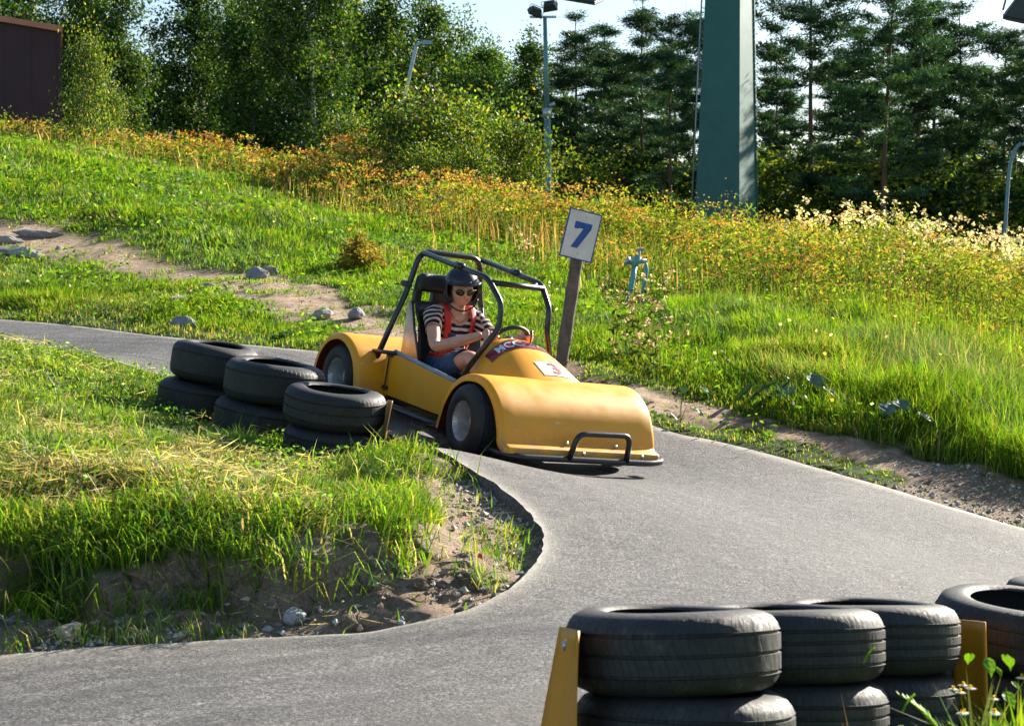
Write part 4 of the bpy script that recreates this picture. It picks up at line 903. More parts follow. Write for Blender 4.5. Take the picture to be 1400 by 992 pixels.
# ---------------------------------------------------------------- small vegetation
def blades(P, h, w, az, lean, col, az2=None, tipcol=None):
    n = len(P); d = np.c_[np.cos(az), np.sin(az), np.zeros(n)]; fa = az+math.pi/2 if az2 is None else az2; s = np.c_[np.cos(fa), np.sin(fa), np.zeros(n)]*(w/2)[:, None]
    up = np.zeros((n, 3)); up[:, 2] = 1; l = (h*lean)[:, None]
    m = P+up*(h*.52)[:, None]+d*l*.28; t = P+up*(h*np.sqrt(np.clip(1-lean**2*.5, .1, 1)))[:, None]+d*l
    V = np.stack([P-s, P+s, m-s*.85, m+s*.85, t], 1).reshape(-1, 3); b = np.arange(n)*5
    T = np.concatenate([np.stack([b, b+1, b+3], 1), np.stack([b, b+3, b+2], 1), np.stack([b+2, b+3, b+4], 1)])
    C = np.repeat(col, 5, axis=0)
    return V, T, C
def quads(Cn, U, Vv, col):
    "rhombic leaves: centre, half long axis, half short axis"
    n = len(Cn); V = np.stack([Cn-U, Cn+Vv-U*.1, Cn+U, Cn-Vv-U*.1], 1).reshape(-1, 3); b = np.arange(n)*4
    return V, np.concatenate([np.stack([b, b+1, b+2], 1), np.stack([b, b+2, b+3], 1)]), np.repeat(col, 4, axis=0)
def rdir(n, zs=1.0):
    v = rng.normal(size=(n, 3)); v[:, 2] *= zs; return v/np.linalg.norm(v, axis=1)[:, None]
def perp(U):
    r = rdir(len(U)); p = np.cross(U, r); return p/(np.linalg.norm(p, axis=1)[:, None]+1e-9)
def join(parts):
    V = []; T = []; C = []; o = 0
    for v, t, c in parts: V.append(v); T.append(t+o); C.append(c); o += len(v)
    return np.concatenate(V), np.concatenate(T), np.concatenate(C)
def pick(cols, wts, n, var=.22):
    c = np.array(cols)[rng.choice(len(cols), n, p=np.array(wts)/sum(wts))]; return np.clip(c*(1+rng.normal(0, var, (n, 1)))*(1+rng.normal(0, .06, (n, 3))), .003, .9)
M_grass = leafmat('grass_blades', .52, .03, rough=.6); M_weed = leafmat('weed_leaves', .48, .02, rough=.6); M_leafB = leafmat('broad_leaves', .48, .035, rough=.5); M_needle = leafmat('pine_needles', .30, .05, tt=(1.1, 1.05, .5))
G1 = (.115, .255, .012); G2 = (.20, .33, .026); G3 = (.05, .14, .014); G4 = (.30, .36, .035); STR = (.46, .40, .20); STR2 = (.33, .27, .12); GB = (.045, .13, .05)

weed_front = [tuple(at(-420, 150, 36)[:2]), tuple(at(-100, 172, 36)[:2]), tuple(at(0, 196, 34.5)[:2]), tuple(at(130, 206, 33.5)[:2]), tuple(at(300, 246, 32)[:2])]+[tuple(hit(*p)[:2]) for p in ((470, 300), (600, 330), (700, 350), (790, 386), (900, 412), (1000, 428), (1100, 452), (1200, 478), (1300, 500), (1450, 522), (1750, 560))]
weed_poly = np.array(weed_front+[(22, 22), (26, 44), (0, 47), (-30, 52)])
def wedge(n, d0, d1, ang=22.5, pw=1.0):
    d = d0+(d1-d0)*rng.random(n)**pw; a = R(ang)*(2*rng.random(n)-1); return d*np.tan(a), d
def on_ground(x, y, inr=None, bank=None): return np.c_[x, y, ground_h(x, y, True, inr, bank)-.004]

# --- the grass island
n = 190000; x = rng.uniform(-5.6, .35, n); y = rng.uniform(6.3, 13.4, n)
inr, pa, tr, bk, br, sc_ = masks(x, y); pin = in_poly(x, y, np.array(_in.tolist()+[[-12, 6]])); dI = dist_line(x, y, _in)
strip = (dI < .30+.30*fbm(x, y, .4, 191, 3)) & (x > -1.3) & (y < 9.4)
keep = (~inr) & pin & (~strip | (rng.random(n) < .03)) & (dI > .05*rng.random(n)) & (bk < .35+.25*rng.random(n)-.2) & ((dI > .22) | (rng.random(n) < .25))
keep |= (~inr) & pin & (rng.random(n) < .02+.30*((x < -1.0) & (dI < .22) & (fbm(x, y, .5, 93) > .50))+.30*(fbm(x, y, .33, 97, 2) > .64)) & (bk > .3) & (dI > .06)
x, y, bk, dI = x[keep], y[keep], bk[keep], dI[keep]; n = len(x)
P = on_ground(x, y, np.zeros(n, bool), bk); dry = fbm(x, y, 1.1, 21); cl = fbm(x, y, .28, 22, 3); big = fbm(x, y, .9, 23)
fr_ = sstep(.51, .63, dry+.10*np.exp(-((y-9.9)/.9)**2)*(x > -3)+.06*np.exp(-((y-11.9)/.7)**2))
h = .80*(.055+.13*cl**1.5+.10*rng.random(n)**3)*(1+.5*(big-.5)); h = h*(1-.45*fr_); h *= np.where(bk > .3, .7, 1)*(1-.5*sstep(9.8, 11.2, y))*(1-.45*np.exp(-(np.minimum.reduce([np.hypot(x+1.1, y-9.9), np.hypot(x+1.5, y-10.5), np.hypot(x+2.0, y-11.1)])/.35)**2))
tall = rng.random(n) < .012; h = np.where(tall, h*1.9+.05, h)
az = 2*math.pi*fbm(x, y, .55, 24, 2)*2+rng.normal(0, 1.0, n); lean = np.clip(rng.normal(.85, .32, n)+.5*fr_, .1, 1.35)
col = pick([G1, G2, G3, G4], [4, 4, 1.6, 2.2], n); isd = rng.random(n) < (.13+.55*fr_); col[isd] = pick([STR, STR2, (.52, .47, .28)], [3, 2, 1.5], int(isd.sum()))
w_ = .0045+.004*rng.random(n)
parts = [blades(P, h, w_, az, lean, col)]
# straw and clippings lying on it
n = 15000; x = rng.uniform(-5.4, .2, n); y = rng.uniform(6.6, 13, n); inr, pa, tr, bk, br, sc_ = masks(x, y); pin = in_poly(x, y, np.array(_in.tolist()+[[-12, 6]])); dI = dist_line(x, y, _in); dry = fbm(x, y, 1.1, 21)
k = (~inr) & pin & ((dry > .5) | (rng.random(n) < .22)) & (dI > .12) & (bk < .5); x, y = x[k], y[k]; n = len(x); P = on_ground(x, y); P[:, 2] += .03+.05*rng.random(n)
a = rng.random(n)*6.283; U = np.c_[np.cos(a), np.sin(a), rng.normal(0, .25, n)]*(.03+.05*rng.random(n))[:, None]; parts.append(quads(P, U, perp(U)*.0022, pick([STR, (.55, .50, .33), STR2], [2, 2, 1], n)))
# clover-like leaves low down
n = 22000; x = rng.uniform(-5.4, .2, n); y = rng.uniform(6.6, 12.6, n); inr, pa, tr, bk, br, sc_ = masks(x, y); pin = in_poly(x, y, np.array(_in.tolist()+[[-12, 6]])); dI = dist_line(x, y, _in)
k = (~inr) & pin & (fbm(x, y, .5, 61) > .49) & (bk < .42) & (dI > .1+.5*((x > -1.3) & (y < 9.4))); x, y = x[k], y[k]; n = len(x); P = on_ground(x, y); P[:, 2] += .02+.09*rng.random(n)
U = rdir(n, .45)*(.008+.011*rng.random(n))[:, None]; parts.append(quads(P, U, perp(U)*(.004+.006*rng.random(n))[:, None], pick([G1, G3, (.13, .25, .04), (.28, .42, .24)], [3, 2, 2, .8], n)))
n = 16000; x = rng.uniform(-5.5, -.35, n); y = rng.uniform(6.4, 8.2, n); dI = dist_line(x, y, _in); inr = in_poly(x, y, _poly); k = ~inr & (dI > .36) & (dI < .80) & (y < 8) & (rng.random(n) < .35+.65*(fbm(x, y, .3, 181, 3) > .47)); x, y = x[k], y[k]; n = len(x)
P = on_ground(x, y, np.zeros(n, bool), masks(x, y)[3]); parts.append(blades(P, .10+.14*rng.random(n), .0045+.004*rng.random(n), -math.pi/2+rng.normal(0, .9, n), np.clip(rng.normal(1.15, .25, n), .3, 1.4), pick([G1, G2, G3, G4, STR], [4, 4, 2, 1.2, .8], n)))
V, T, C = join(parts)
tag(obj('island_grass', V, T, M_grass, None, False, C), 'mown and tufted grass mixed with dry straw on the island inside the bend', 'grass', kind='stuff')

# --- the meadow beyond the track
def meadow(n, d0, d1, pw, hs, ws):
    x, y = wedge(n, d0, d1, 22.5, pw); inr, pa, tr, bk, br, sc_ = masks(x, y); inw = in_poly(x, y, weed_poly)
    beyond = ~in_poly(x, y, np.array(_in.tolist()+[[-12, -30], [60, -30], [60, 4], [3.6, 8.2]])) & (y > 8.6)
    right = (x > 1.2)
    dd = dist_line(x, y, _out); pr = 1-np.maximum.reduce([pa, tr, br*.97, sc_*.6, bk]); 
    tuft = fbm(x, y, .35, 41, 3) > .55; pr = np.where((pr < .62), np.where(tuft, .07+.22*(pa > .3), .004), pr)
    pr = np.where(dd < .5, pr*(.30+.5*(fbm(x, y, .4, 43) > .52)), pr); pr = np.where(dd < .05, .05, pr)
    k = (~inr) & (~inw | (rng.random(n) < .35)) & (rng.random(n) < pr) & beyond & ~in_poly(x, y, _poly)
    pin = in_poly(x, y, np.array(_in.tolist()+[[-12, 6]])); k &= ~pin
    x, y, pa, tr, br, dd, sc_ = x[k], y[k], pa[k], tr[k], br[k], dd[k], sc_[k]; n = len(x); P = on_ground(x, y, np.zeros(n, bool))
    cl = fbm(x, y, .45, 51, 3); big = fbm(x, y, 2.2, 52); f = np.clip(y/12, .8, 3)
    short = np.where(x > .6, sstep(1.15, .55, dd)*.75, sstep(.9, .15, dd)*.62)+.45*np.maximum.reduce([pa, tr, br, sc_])
    # longer growth on the right, shorter near the trodden path
    lush = .55+.75*sstep(1.0, 3.5, x)*sstep(.25, 1.2, dd); ptd = dist_line(x, y, path_poly); lush = lush*(.5+.5*sstep(.1, 1.3, ptd))
    h = (.09+.24*cl**1.3+.10*rng.random(n)**2)*lush*hs*(1-np.clip(short, 0, .8))*(1+.5*(big-.5)); h = np.maximum(h, .03)*np.where((np.abs(x-1.32*y/19.5) < .35) & (y > 16.5) & (y < 20.2), .3, 1)
    az = 2*math.pi*fbm(x, y, 1.3, 54, 2)*2+rng.normal(0, 1.0, n); lean = np.clip(rng.normal(.62, .28, n), .05, 1.2)
    col = pick([G1, G2, G3, G4, (.12, .27, .02)], [3, 4, 1.0, 2.0, 3], n)*(1+.35*(big-.5))[:, None]; tone = fbm(x, y, 3.5, 57)
    isd = rng.random(n) < .05+.25*sstep(.55, .65, tone)+.25*np.clip(short, 0, 1)*.8; col[isd] = pick([STR, STR2, (.36, .36, .13)], [2, 2, 2], int(isd.sum()))
    return blades(P, h, (.0045+.005*rng.random(n))*f*ws, az, lean, col)
parts = [meadow(240000, 9.6, 19, 1.0, 1.0, 1.0), meadow(260000, 17, 38, 1.15, 1.1, 1.15)]
n = 60000; x = rng.uniform(.3, 9, n); y = rng.uniform(2.6, 10.5, n); inr = in_poly(x, y, _poly); dO = dist_line(x, y, _out); cu = in_poly(x, y, np.array([[60, 4.0], [3.6, 8.2], [3.3, 9.2], [60, 60]])); k = ~inr & (dO > .12) & ((y < 8.3) | (x > 3.7)) & ((y < 8.6) | (x > 3.6)) & (np.abs(x)/y > -1) & ~((y > 8.6) & (x < 3.6)); x, y = x[k], y[k]; n = len(x)
far_ = sstep(6.2, 7.6, y)*sstep(2.2, 3.4, x); parts.append(blades(on_ground(x, y), (.05+.07*rng.random(n))*(1+2.0*far_*fbm(x, y, .5, 57, 3)), .005+.005*rng.random(n), rng.random(n)*6.283, np.clip(rng.normal(.7, .3, n), .1, 1.2), pick([G1, G2, G3, G4, STR], [4, 4, 2, 1.5, 1], n)))
# broad herbs low in the grass, and pale flower specks
n = 50000; x, y = wedge(n, 10.5, 36, 21, 1.2); inr, pa, tr, bk, br, sc_ = masks(x, y); pin = in_poly(x, y, np.array(_in.tolist()+[[-12, 6]])); dd = dist_line(x, y, _out)
k = ~inr & ~pin & (y > 9.5) & (fbm(x, y, .8, 66) > .5) & (np.maximum(pa, tr) < .4) & (br < .4) & (dd > .1) & (x*.0+y > 9.5) & ~((x > 3) & (y < 9.4)); x, y, dd = x[k], y[k], dd[k]; n = len(x); P = on_ground(x, y); P[:, 2] += (.03+.16*rng.random(n))*np.clip(.3+dd, .3, 1)
f = np.clip(y/12, .8, 2.6); U = rdir(n, .5)*((.014+.016*rng.random(n))*f)[:, None]; parts.append(quads(P, U, perp(U)*((.005+.007*rng.random(n))*f)[:, None], pick([G1, G3, G2, (.04, .12, .02)], [3, 2, 2, 1], n)))
n = 330; x, y = wedge(n, 11.5, 30, 20, 1.2); inr, pa, tr, bk, br, sc_ = masks(x, y); pin = in_poly(x, y, np.array(_in.tolist()+[[-12, 6]])); k = ~inr & ~pin & (y > 10.5) & (pa < .3) & (dist_line(x, y, _out) > .4); x, y = x[k], y[k]; n = len(x); P = on_ground(x, y); P[:, 2] += .2+.12*rng.random(n)
U = rdir(n, .6)*.018; parts.append(quads(P, U, perp(U)*.016, pick([(.7, .66, .55), (.75, .60, .10), (.6, .35, .42)], [4, 1.5, 1.5], n)))
V, T, C = join(parts)
tag(obj('meadow_grass', V, T, M_grass, None, False, C), 'lush bright green meadow grass on the slope beyond the track', 'grass', kind='stuff')

# --- tall weeds: stalk, leaves up the stalk, flat rusty or pale heads
def weeds(x, y, H, lc, lw, hc, hw, nl=20, nh=16, headp=.8, spread=.13, leaf=.040, headr=.075, style='umbel', drop=0.):
    n = len(x); P = on_ground(x, y); f = np.clip(y/22, .75, 1.5); parts = []
    az = rng.random(n)*6.283; ln = np.clip(rng.normal(.16, .12, n), 0, .5); tip = P+np.c_[np.cos(az)*ln*H, np.sin(az)*ln*H, H]
    parts.append(blades(P, H, .012*f, az, ln, pick([(.16, .17, .05), (.22, .14, .06), (.12, .16, .04)], [2, 1.5, 2], n)))
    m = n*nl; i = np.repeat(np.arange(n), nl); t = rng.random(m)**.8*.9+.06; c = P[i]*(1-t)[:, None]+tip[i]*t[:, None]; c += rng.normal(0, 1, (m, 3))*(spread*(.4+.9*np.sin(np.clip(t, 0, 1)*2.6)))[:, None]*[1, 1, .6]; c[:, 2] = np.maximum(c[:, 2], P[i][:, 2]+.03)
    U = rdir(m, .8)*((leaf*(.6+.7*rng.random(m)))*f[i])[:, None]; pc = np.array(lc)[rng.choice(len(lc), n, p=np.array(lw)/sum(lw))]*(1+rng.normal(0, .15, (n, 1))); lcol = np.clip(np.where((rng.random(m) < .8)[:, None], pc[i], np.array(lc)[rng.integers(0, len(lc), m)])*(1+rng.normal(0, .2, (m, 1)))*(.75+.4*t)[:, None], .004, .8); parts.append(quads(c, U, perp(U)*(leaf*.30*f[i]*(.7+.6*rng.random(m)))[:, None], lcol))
    hs = np.where(rng.random(n) < headp)[0]; m = len(hs)*nh; i = np.repeat(hs, nh)
    if m:
        if style == 'umbel': o = rng.normal(0, 1, (m, 3))*[headr, headr, headr*.35]
        elif style == 'plume': o = rng.normal(0, 1, (m, 3))*[headr*.6, headr*.6, headr*1.5]; o[:, 2] -= headr*.8
        else:
            k5 = rng.normal(0, 1, (len(hs)*5, 3))*[headr*1.5, headr*1.5, headr*1.6]; o = k5[np.repeat(np.arange(len(hs)), nh)*5+rng.integers(0, 5, m)]+rng.normal(0, 1, (m, 3))*headr*.28
        c = tip[i]+o; hcol = np.array(hc)[rng.choice(len(hc), len(x), p=np.array(hw)/sum(hw))][i]*(1+rng.normal(0, .2, (m, 1))); hz = .016 if style != 'puff' else .019
        U = rdir(m, .6)*(hz*(.7+.7*rng.random(m))*f[i])[:, None]; parts.append(quads(c, U, perp(U)*(hz*.7*f[i])[:, None], np.clip(hcol, .01, .9)))
    return join(parts)
RUST = (.40, .17, .05); RUST2 = (.52, .27, .09); OCH = (.58, .40, .10); TAN = (.55, .40, .20); YG = (.20, .30, .022); LG = (.13, .22, .018); DG = (.045, .10, .014); OL = (.25, .25, .03)
n = 21000; x, y = wedge(n, 15.5, 46, 22, 1.0); k = in_poly(x, y, weed_poly); x, y = x[k], y[k]; n = len(x)
dfw = dist_line(x, y, np.array(weed_front)); ang = x/y
clump = fbm(x, y, 2.6, 71, 3); k = rng.random(n) < np.clip(.2+2.4*(clump-.38), .12, 1)*np.where(ang < -.06, .65, 1)*(.35+.65*sstep(0, 2.2, dfw)); x, y, dfw, ang, clump = [q[k] for q in (x, y, dfw, ang, clump)]; n = len(x)
side = sstep(.02, .14, ang)               # greener towards the right
near_pipe = (np.abs(x-1.32*y/19.5) < .5) & (y < 20.6); clump = np.clip(.5+(clump-.5)*1.5, .08, 1); Hh = np.where(near_pipe, .25, 1)*(1-.16*((ang > -.02) & (ang < .2)))*(.42+.85*clump)*(.75+.45*rng.random(n))*(.50+.5*sstep(0, 2.2, dfw))*np.where(ang < -.1, .68, 1.0)*(1+.1*side)*np.where(ang > .23, .82, 1)
typ = rng.random(n); rusty = typ < (.72-.50*side)+(fbm(x, y, 1.7, 303, 3)-.5)*(2.6-1.5*side)-.08*side
parts = [weeds(x[rusty], y[rusty], Hh[rusty], [YG, LG, OL, RUST, DG], [4, 5, 2, .5, 2], [RUST, RUST2, OCH, TAN], [3.5, 3, 2, 1.5], 24, 22, .85),
         weeds(x[~rusty], y[~rusty], Hh[~rusty]*.93, [LG, YG, DG, OL, (.30, .30, .06)], [5, 5, 3.5, .8, .6], [OCH, (.33, .33, .08), RUST2], [1, 2, .8], 32, 12, .55, style='plume')]
n = 62000; x, y = wedge(n, 15.0, 44, 22, 1.0); wl = np.array(weed_front); dw = dist_line(x, y, wl); k = (in_poly(x, y, weed_poly) & (rng.random(n) < .8)) | ((dw < 1.6) & (rng.random(n) < .16*(1-dw/1.6))); x, y, dw = x[k], y[k], dw[k]; n = len(x); cb = fbm(x, y, 1.5, 171, 3); k = rng.random(n) < np.clip(.3+2.5*(cb-.4), .1, 1); x, y, cb = x[k], y[k], cb[k]; n = len(x); ang = x/y
sd2 = sstep(-.02, .18, ang); u_ = rng.random(n); cc = np.where((u_ < .5-.42*sd2)[:, None], pick([TAN, (.50, .34, .20), RUST2, STR2, (.42, .22, .12)], [2, 3, 2.2, 2, 2.5], n), pick([YG, LG, G2, OL], [3, 3, 2, 1.5], n)); near_p = (np.abs(x-1.32*y/19.5) < .5) & (y < 20.6)
parts.append(blades(on_ground(x, y), (.24+.62*cb*rng.random(n)**.7)*np.where(ang < -.1, .8, 1)*np.where(near_p, .3, 1), (.007+.008*rng.random(n))*np.clip(y/22, .7, 1.6), rng.random(n)*6.283, np.clip(rng.normal(.3, .2, n), 0, .9), cc))
V, T, C = join(parts); tag(obj('tall_weeds', V, T, M_weed, None, False, C), 'rust and green tall weeds covering the crest of the meadow', 'weeds', kind='stuff')
n = 1100; x, y = wedge(n, 19, 33, 21.5, .8); ang = x/y; k = in_poly(x, y, weed_poly) & (ang > .155) & (dist_line(x, y, np.array(weed_front)) > 3.0) & (fbm(x, y, 1.8, 88) > .44); x, y = x[k], y[k]; n = len(x)
V, T, C = weeds(x, y, (.98+.42*rng.random(n))*np.where(x/y > .24, .92, 1), [LG, YG, DG, (.22, .2, .1)], [3, 2, 2, 1], [(.78, .68, .60), (.82, .74, .68), (.62, .48, .40)], [3, 3, 1], 18, 40, 1.0, style='puff', headr=.066)
tag(obj('seeding_weeds', V, T, M_weed, None, False, C), 'tall weeds with fluffy cream seed heads along the right of the crest', 'weeds', kind='stuff')

# --- single plants one can point to
def plant(name, label, cat, px, py, geo, mat, group=None, d=None):
    "geo: (V,T,C) about the origin"
    p = hit(px, py) if d is None else at(px, py, d); V, T, C = geo; o = obj(name, V, T, mat, None, False, C); o.location = p; return tag(o, label, cat, group)
def thistle_geo(H, nst, seed):
    r_ = np.random.default_rng(seed); parts = []; P = r_.normal(0, .10, (nst, 3)); P[:, 2] = 0; az = r_.random(nst)*6.28; ln = r_.random(nst)*.35; h = H*(.6+.5*r_.random(nst)); parts.append(blades(P, h, np.full(nst, .009), az, ln, pick([(.15, .17, .06)], [1], nst)))
    tip = P+np.c_[np.cos(az)*ln*h, np.sin(az)*ln*h, h]; m = nst*14; i = np.repeat(np.arange(nst), 14); t = r_.random(m); c = P[i]*(1-t)[:, None]+tip[i]*t[:, None]+r_.normal(0, .035, (m, 3)); U = rdir(m, .6)*.045; parts.append(quads(c, U, perp(U)*.012, pick([LG, (.14, .16, .06), DG], [2, 2, 1], m)))
    m = nst*26; i = np.repeat(np.arange(nst), 26); b = r_.normal(0, .045, (nst*3, 3)); c = tip[i]+b[i*3+r_.integers(0, 3, m)]+r_.normal(0, .011, (m, 3)); U = rdir(m)*.013; parts.append(quads(c, U, perp(U)*.009, pick([(.60, .42, .45), (.70, .58, .52), (.42, .27, .22)], [2, 2, 1], m))); return join(parts)
for k, (px, py, H, ns, lb) in enumerate([(712, 386, .55, 7, 'pink thistle clump in the grass above the driver, left of the number post'), (866, 492, .62, 16, 'cream and pink thistle clump right of the number post, above the kart nose'), (886, 520, .40, 10, 'low faded thistle clump nearest the kart cowl'), (893, 424, .42, 6, 'brown thistle right behind the pipe standpipe'), (1232, 452, .8, 9, 'pale thistle standing in the weeds on the right')]):
    plant('thistle', lb, 'thistle', px, py, thistle_geo(H, ns, 100+k), M_weed, 'thistles in the meadow')
def bushlet(rx, rz, nleaf, leaf, cols, wts, seed):
    r_ = np.random.default_rng(seed); kk = max(6, nleaf//70); bc = r_.normal(0, 1, (kk, 3))*[rx*.45, rx*.45, rz*.28]+[0, 0, rz*.5]; i = r_.integers(0, kk, nleaf); c = bc[i]+r_.normal(0, 1, (nleaf, 3))*rx*.17; c[:, 2] = np.abs(c[:, 2])
    U = rdir(nleaf, .7)*leaf; st = np.zeros((kk, 3)); L_ = np.linalg.norm(bc, axis=1); return join([quads(c, U, perp(U)*leaf*.45, pick(cols, wts, nleaf)), blades(st, bc[:, 2], np.full(kk, .012), np.arctan2(bc[:, 1], bc[:, 0]), np.hypot(bc[:, 0], bc[:, 1])/np.maximum(bc[:, 2], .05), pick([(.12, .08, .04)], [1], kk))])
plant('shrub', 'small orange-leaved shrub alone in the grass left of the roll cage', 'shrub', 497, 372, bushlet(.28, .42, 1500, .03, [(.38, .20, .06), (.40, .28, .06), (.22, .22, .03), LG], [3, 2, 2, 2.5], 5), M_weed)
plant('low_plant', 'low plant with white flower specks by the track edge behind the tyres', 'plant', 388, 470, bushlet(.10, .10, 700, .014, [G3, G1, (.65, .68, .6)], [3, 3, 1.5], 6), M_weed)
def dock_geo(lv, seed, size=.16, colr=(.045, .105, .055)):
    r_ = np.random.default_rng(seed); parts = []; nV = []; nT = []; o = 0; C = []
    for k in range(lv):
        a = r_.random()*6.28; rr = .06+.22*r_.random(); c = np.array([math.cos(a)*rr, math.sin(a)*rr*.7, .09+.18*r_.random()]); sz = size*(.6+.6*r_.random()); q = Quaternion((math.cos(a+1.57), math.sin(a+1.57), 0), .35+.4*r_.random()); yaw = Quaternion((0, 0, 1), a)
        pts = []; 
        for j in range(7):
            for i in range(-2, 3):
                u_ = j/6; wv = .42*math.sin(min(1, u_*1.08+.05)*math.pi)**.7*(1+.08*math.sin(j*5+i)); pts.append(((u_-.3)*1.1*sz, i/2*wv*sz, (.10*abs(i/2)-.30*(u_-.3)**2+.02*math.sin(j*2.3+i*2))*sz))
        pts = [np.array(q @ (yaw @ Vector(p)))+c for p in pts]; nV += pts; nT += [(o+j*5+i, o+j*5+i+1, o+(j+1)*5+i+1) for j in range(6) for i in range(4)]+[(o+j*5+i, o+(j+1)*5+i+1, o+(j+1)*5+i) for j in range(6) for i in range(4)]; C += [np.array(colr)*(1+.3*(r_.random()-.5))]*35; o += 35
        st = np.array([[0, 0, 0.]]); parts.append(blades(st, np.array([c[2]]), np.array([.012]), np.array([a]), np.array([rr/c[2]]), np.array([[.12, .16, .06]])))
    parts.append((np.array(nV), np.array(nT), np.array(C))); return join(parts)
M_dock = leafmat('dock_leaves', .22, .10, rough=.45, tt=(1., 1., .6))
for k, (px, py, lv, sz, lb) in enumerate([(1090, 562, 10, .21, 'broad-leaved plant with large grey-green leaves at the foot of the meadow grass'), (1040, 560, 4, .16, 'smaller broad-leaved plant left of the large grey-green one'), (1222, 602, 4, .15, 'broad-leaved plant low beside the dirt trail, towards the right'), (930, 577, 4, .11, 'flat dark leaves between the trail and the white track edge by the kart'), (1290, 590, 5, .15, 'broad grey-green leaves in the grass at the far right')]):
    plant('dock_plant', lb, 'plant', px, py, dock_geo(lv, 300+k, sz), M_dock, 'broad-leaved plants')
# near plants at the lower right corner
def grass_clump(nb, H, rad, seed, w=.009, cols=(G1, G2, G4)):
    r_ = np.random.default_rng(seed); P = r_.normal(0, rad, (nb, 3)); P[:, 2] = 0; return blades(P, H*(.5+.6*r_.random(nb)), np.full(nb, w)*(.6+.8*r_.random(nb)), r_.random(nb)*6.28, np.clip(r_.normal(.4, .25, nb), 0, 1.1), pick(cols, [1]*len(cols), nb))
zg = -1.40+OFF
def near_plant(name, lb, cat, px, py_top, d, H, geo, mat, grp=None):
    p = at(px, py_top, d); p[2] -= H; V, T, C = geo; o = obj(name, V, T, mat, None, False, C); o.location = p; return tag(o, lb, cat, grp)
def sprig(seed, H, n_lf=60, ln=(.34, .12)):
    "arching stems with lobed leaflets: each leaf is a fan of leaflets along a midrib"
    r_ = np.random.default_rng(seed); parts = []
    for s in range(8):
        a = math.pi+r_.normal(0, .35) if s < 3 else r_.random()*6.28; L_ = H*(1.15-.09*s); lean = .75-.05*s+.2*r_.random(); q = np.linspace(0, 1, 17); base = np.array([r_.normal(0, .03), r_.normal(0, .03), 0]); mid = base+np.c_[np.cos(a)*L_*lean*q**1.6, np.sin(a)*L_*lean*.5*q**1.6, L_*(q-.28*q**2.4)]
        P0 = mid[5:]; m = len(P0); t = np.gradient(mid, axis=0)[5:]; t /= np.linalg.norm(t, axis=1)[:, None]; side = np.cross(t, [0, 0, 1]); side /= np.linalg.norm(side, axis=1)[:, None]+1e-9; wv = .040*np.sin(np.linspace(.5, 3.05, m))**.7+.006
        for sg_ in (-1, 1):
            U = (side*sg_*.85+t*.5+np.array([0, 0, .12]))*(wv*(.85+.3*r_.random(m)))[:, None]; parts.append(quads(P0+U*.9, U, np.cross(U, np.cross(side, t))*0+t*(wv*.62)[:, None], pick([(.16, .36, .015), (.26, .44, .02)], [1, 1], m, .12)))
        V_, F_ = tube(mid, .0025, 4, False); F_ = np.array(F_); parts.append((np.array(V_), np.concatenate([F_[:, :3], F_[:, [0, 2, 3]]]), np.tile([[.20, .22, .05]], (len(V_), 1))))
    return join(parts)
near_plant('leafy_plant', 'bright green ragwort-like plant with lobed leaves in front of the third tyre stack', 'plant', 1335, 926, 4.35, .40, join([(lambda g_: (g_[0]*[.42, .6, 1.], g_[1], g_[2]))(sprig(5, .42)), (lambda g_: (g_[0]*[1, 1, 1.5]+[.0, 0, .06], g_[1], g_[2]))(dock_geo(16, 77, .035, (.14, .30, .02)))]), M_leafB)
near_plant('leafy_plant', 'second lobed green plant right at the lower edge, beside the tall blades', 'plant', 1300, 972, 4.2, .30, (lambda g_: (g_[0]*[.35, .6, 1.], g_[1], g_[2]))(sprig(9, .30)), M_leafB)
near_plant('grass_clump', 'tall bright grass blades standing at the lower right corner', 'grass clump', 1378, 940, 4.25, .30, grass_clump(110, .30, .045, 12, .010), M_grass)
near_plant('grass_clump', 'grass blades at the right edge of the frame by the dark tyre', 'grass clump', 1412, 955, 4.3, .30, grass_clump(120, .28, .06, 13, .009), M_grass)
def daisy_geo(seed, k=5, H=.46):
    r_ = np.random.default_rng(seed); parts = []; P = np.zeros((k, 3)); P[:, :2] = r_.normal(0, .03, (k, 2)); az = r_.random(k)*6.28; h = H*(.75+.3*r_.random(k)); ln = .1+.25*r_.random(k); parts.append(blades(P, h, np.full(k, .0035), az, ln, pick([(.2, .2, .07)], [1], k))); tip = P+np.c_[np.cos(az)*ln*h, np.sin(az)*ln*h, h]
    for c in tip:
        a = np.linspace(0, 6.283, 12, endpoint=False); U = np.c_[np.cos(a), np.sin(a), np.full(12, -.25)]*.0075; parts.append(quads(c+U*1.2, U, np.c_[-np.sin(a), np.cos(a), np.zeros(12)]*.0028, pick([(.80, .78, .72)], [1], 12, .04))); U = rdir(10)*.004; parts.append(quads(c+U*.6+[0, 0, .003], U, perp(U)*.003, pick([(.55, .38, .05)], [1], 10, .1)))
    return join(parts)
for px, py, d, sd_, lb in ((1338, 914, 4.5, 1, 'little white daisies in front of the orange panel in shade'), (1376, 928, 4.4, 3, 'little white daisies at the right edge among the tall blades')):
    near_plant('daisy', lb, 'daisies', px, py, d, .46, daisy_geo(sd_), M_leafB, 'daisies at the near barrier')
near_plant('dry_stalk', 'dry seed stalk poking up before the second near tyre stack', 'stalk', 1170, 962, 4.5, .30, grass_clump(3, .30, .01, 31, .004, ((.35, .22, .1),)), M_weed, 'stalks before the near tyres')
near_plant('dry_stalk', 'thin stalk with a small head poking up before the first near tyre stack', 'stalk', 1050, 968, 4.6, .30, grass_clump(2, .30, .01, 33, .004, ((.3, .3, .12),)), M_weed, 'stalks before the near tyres')
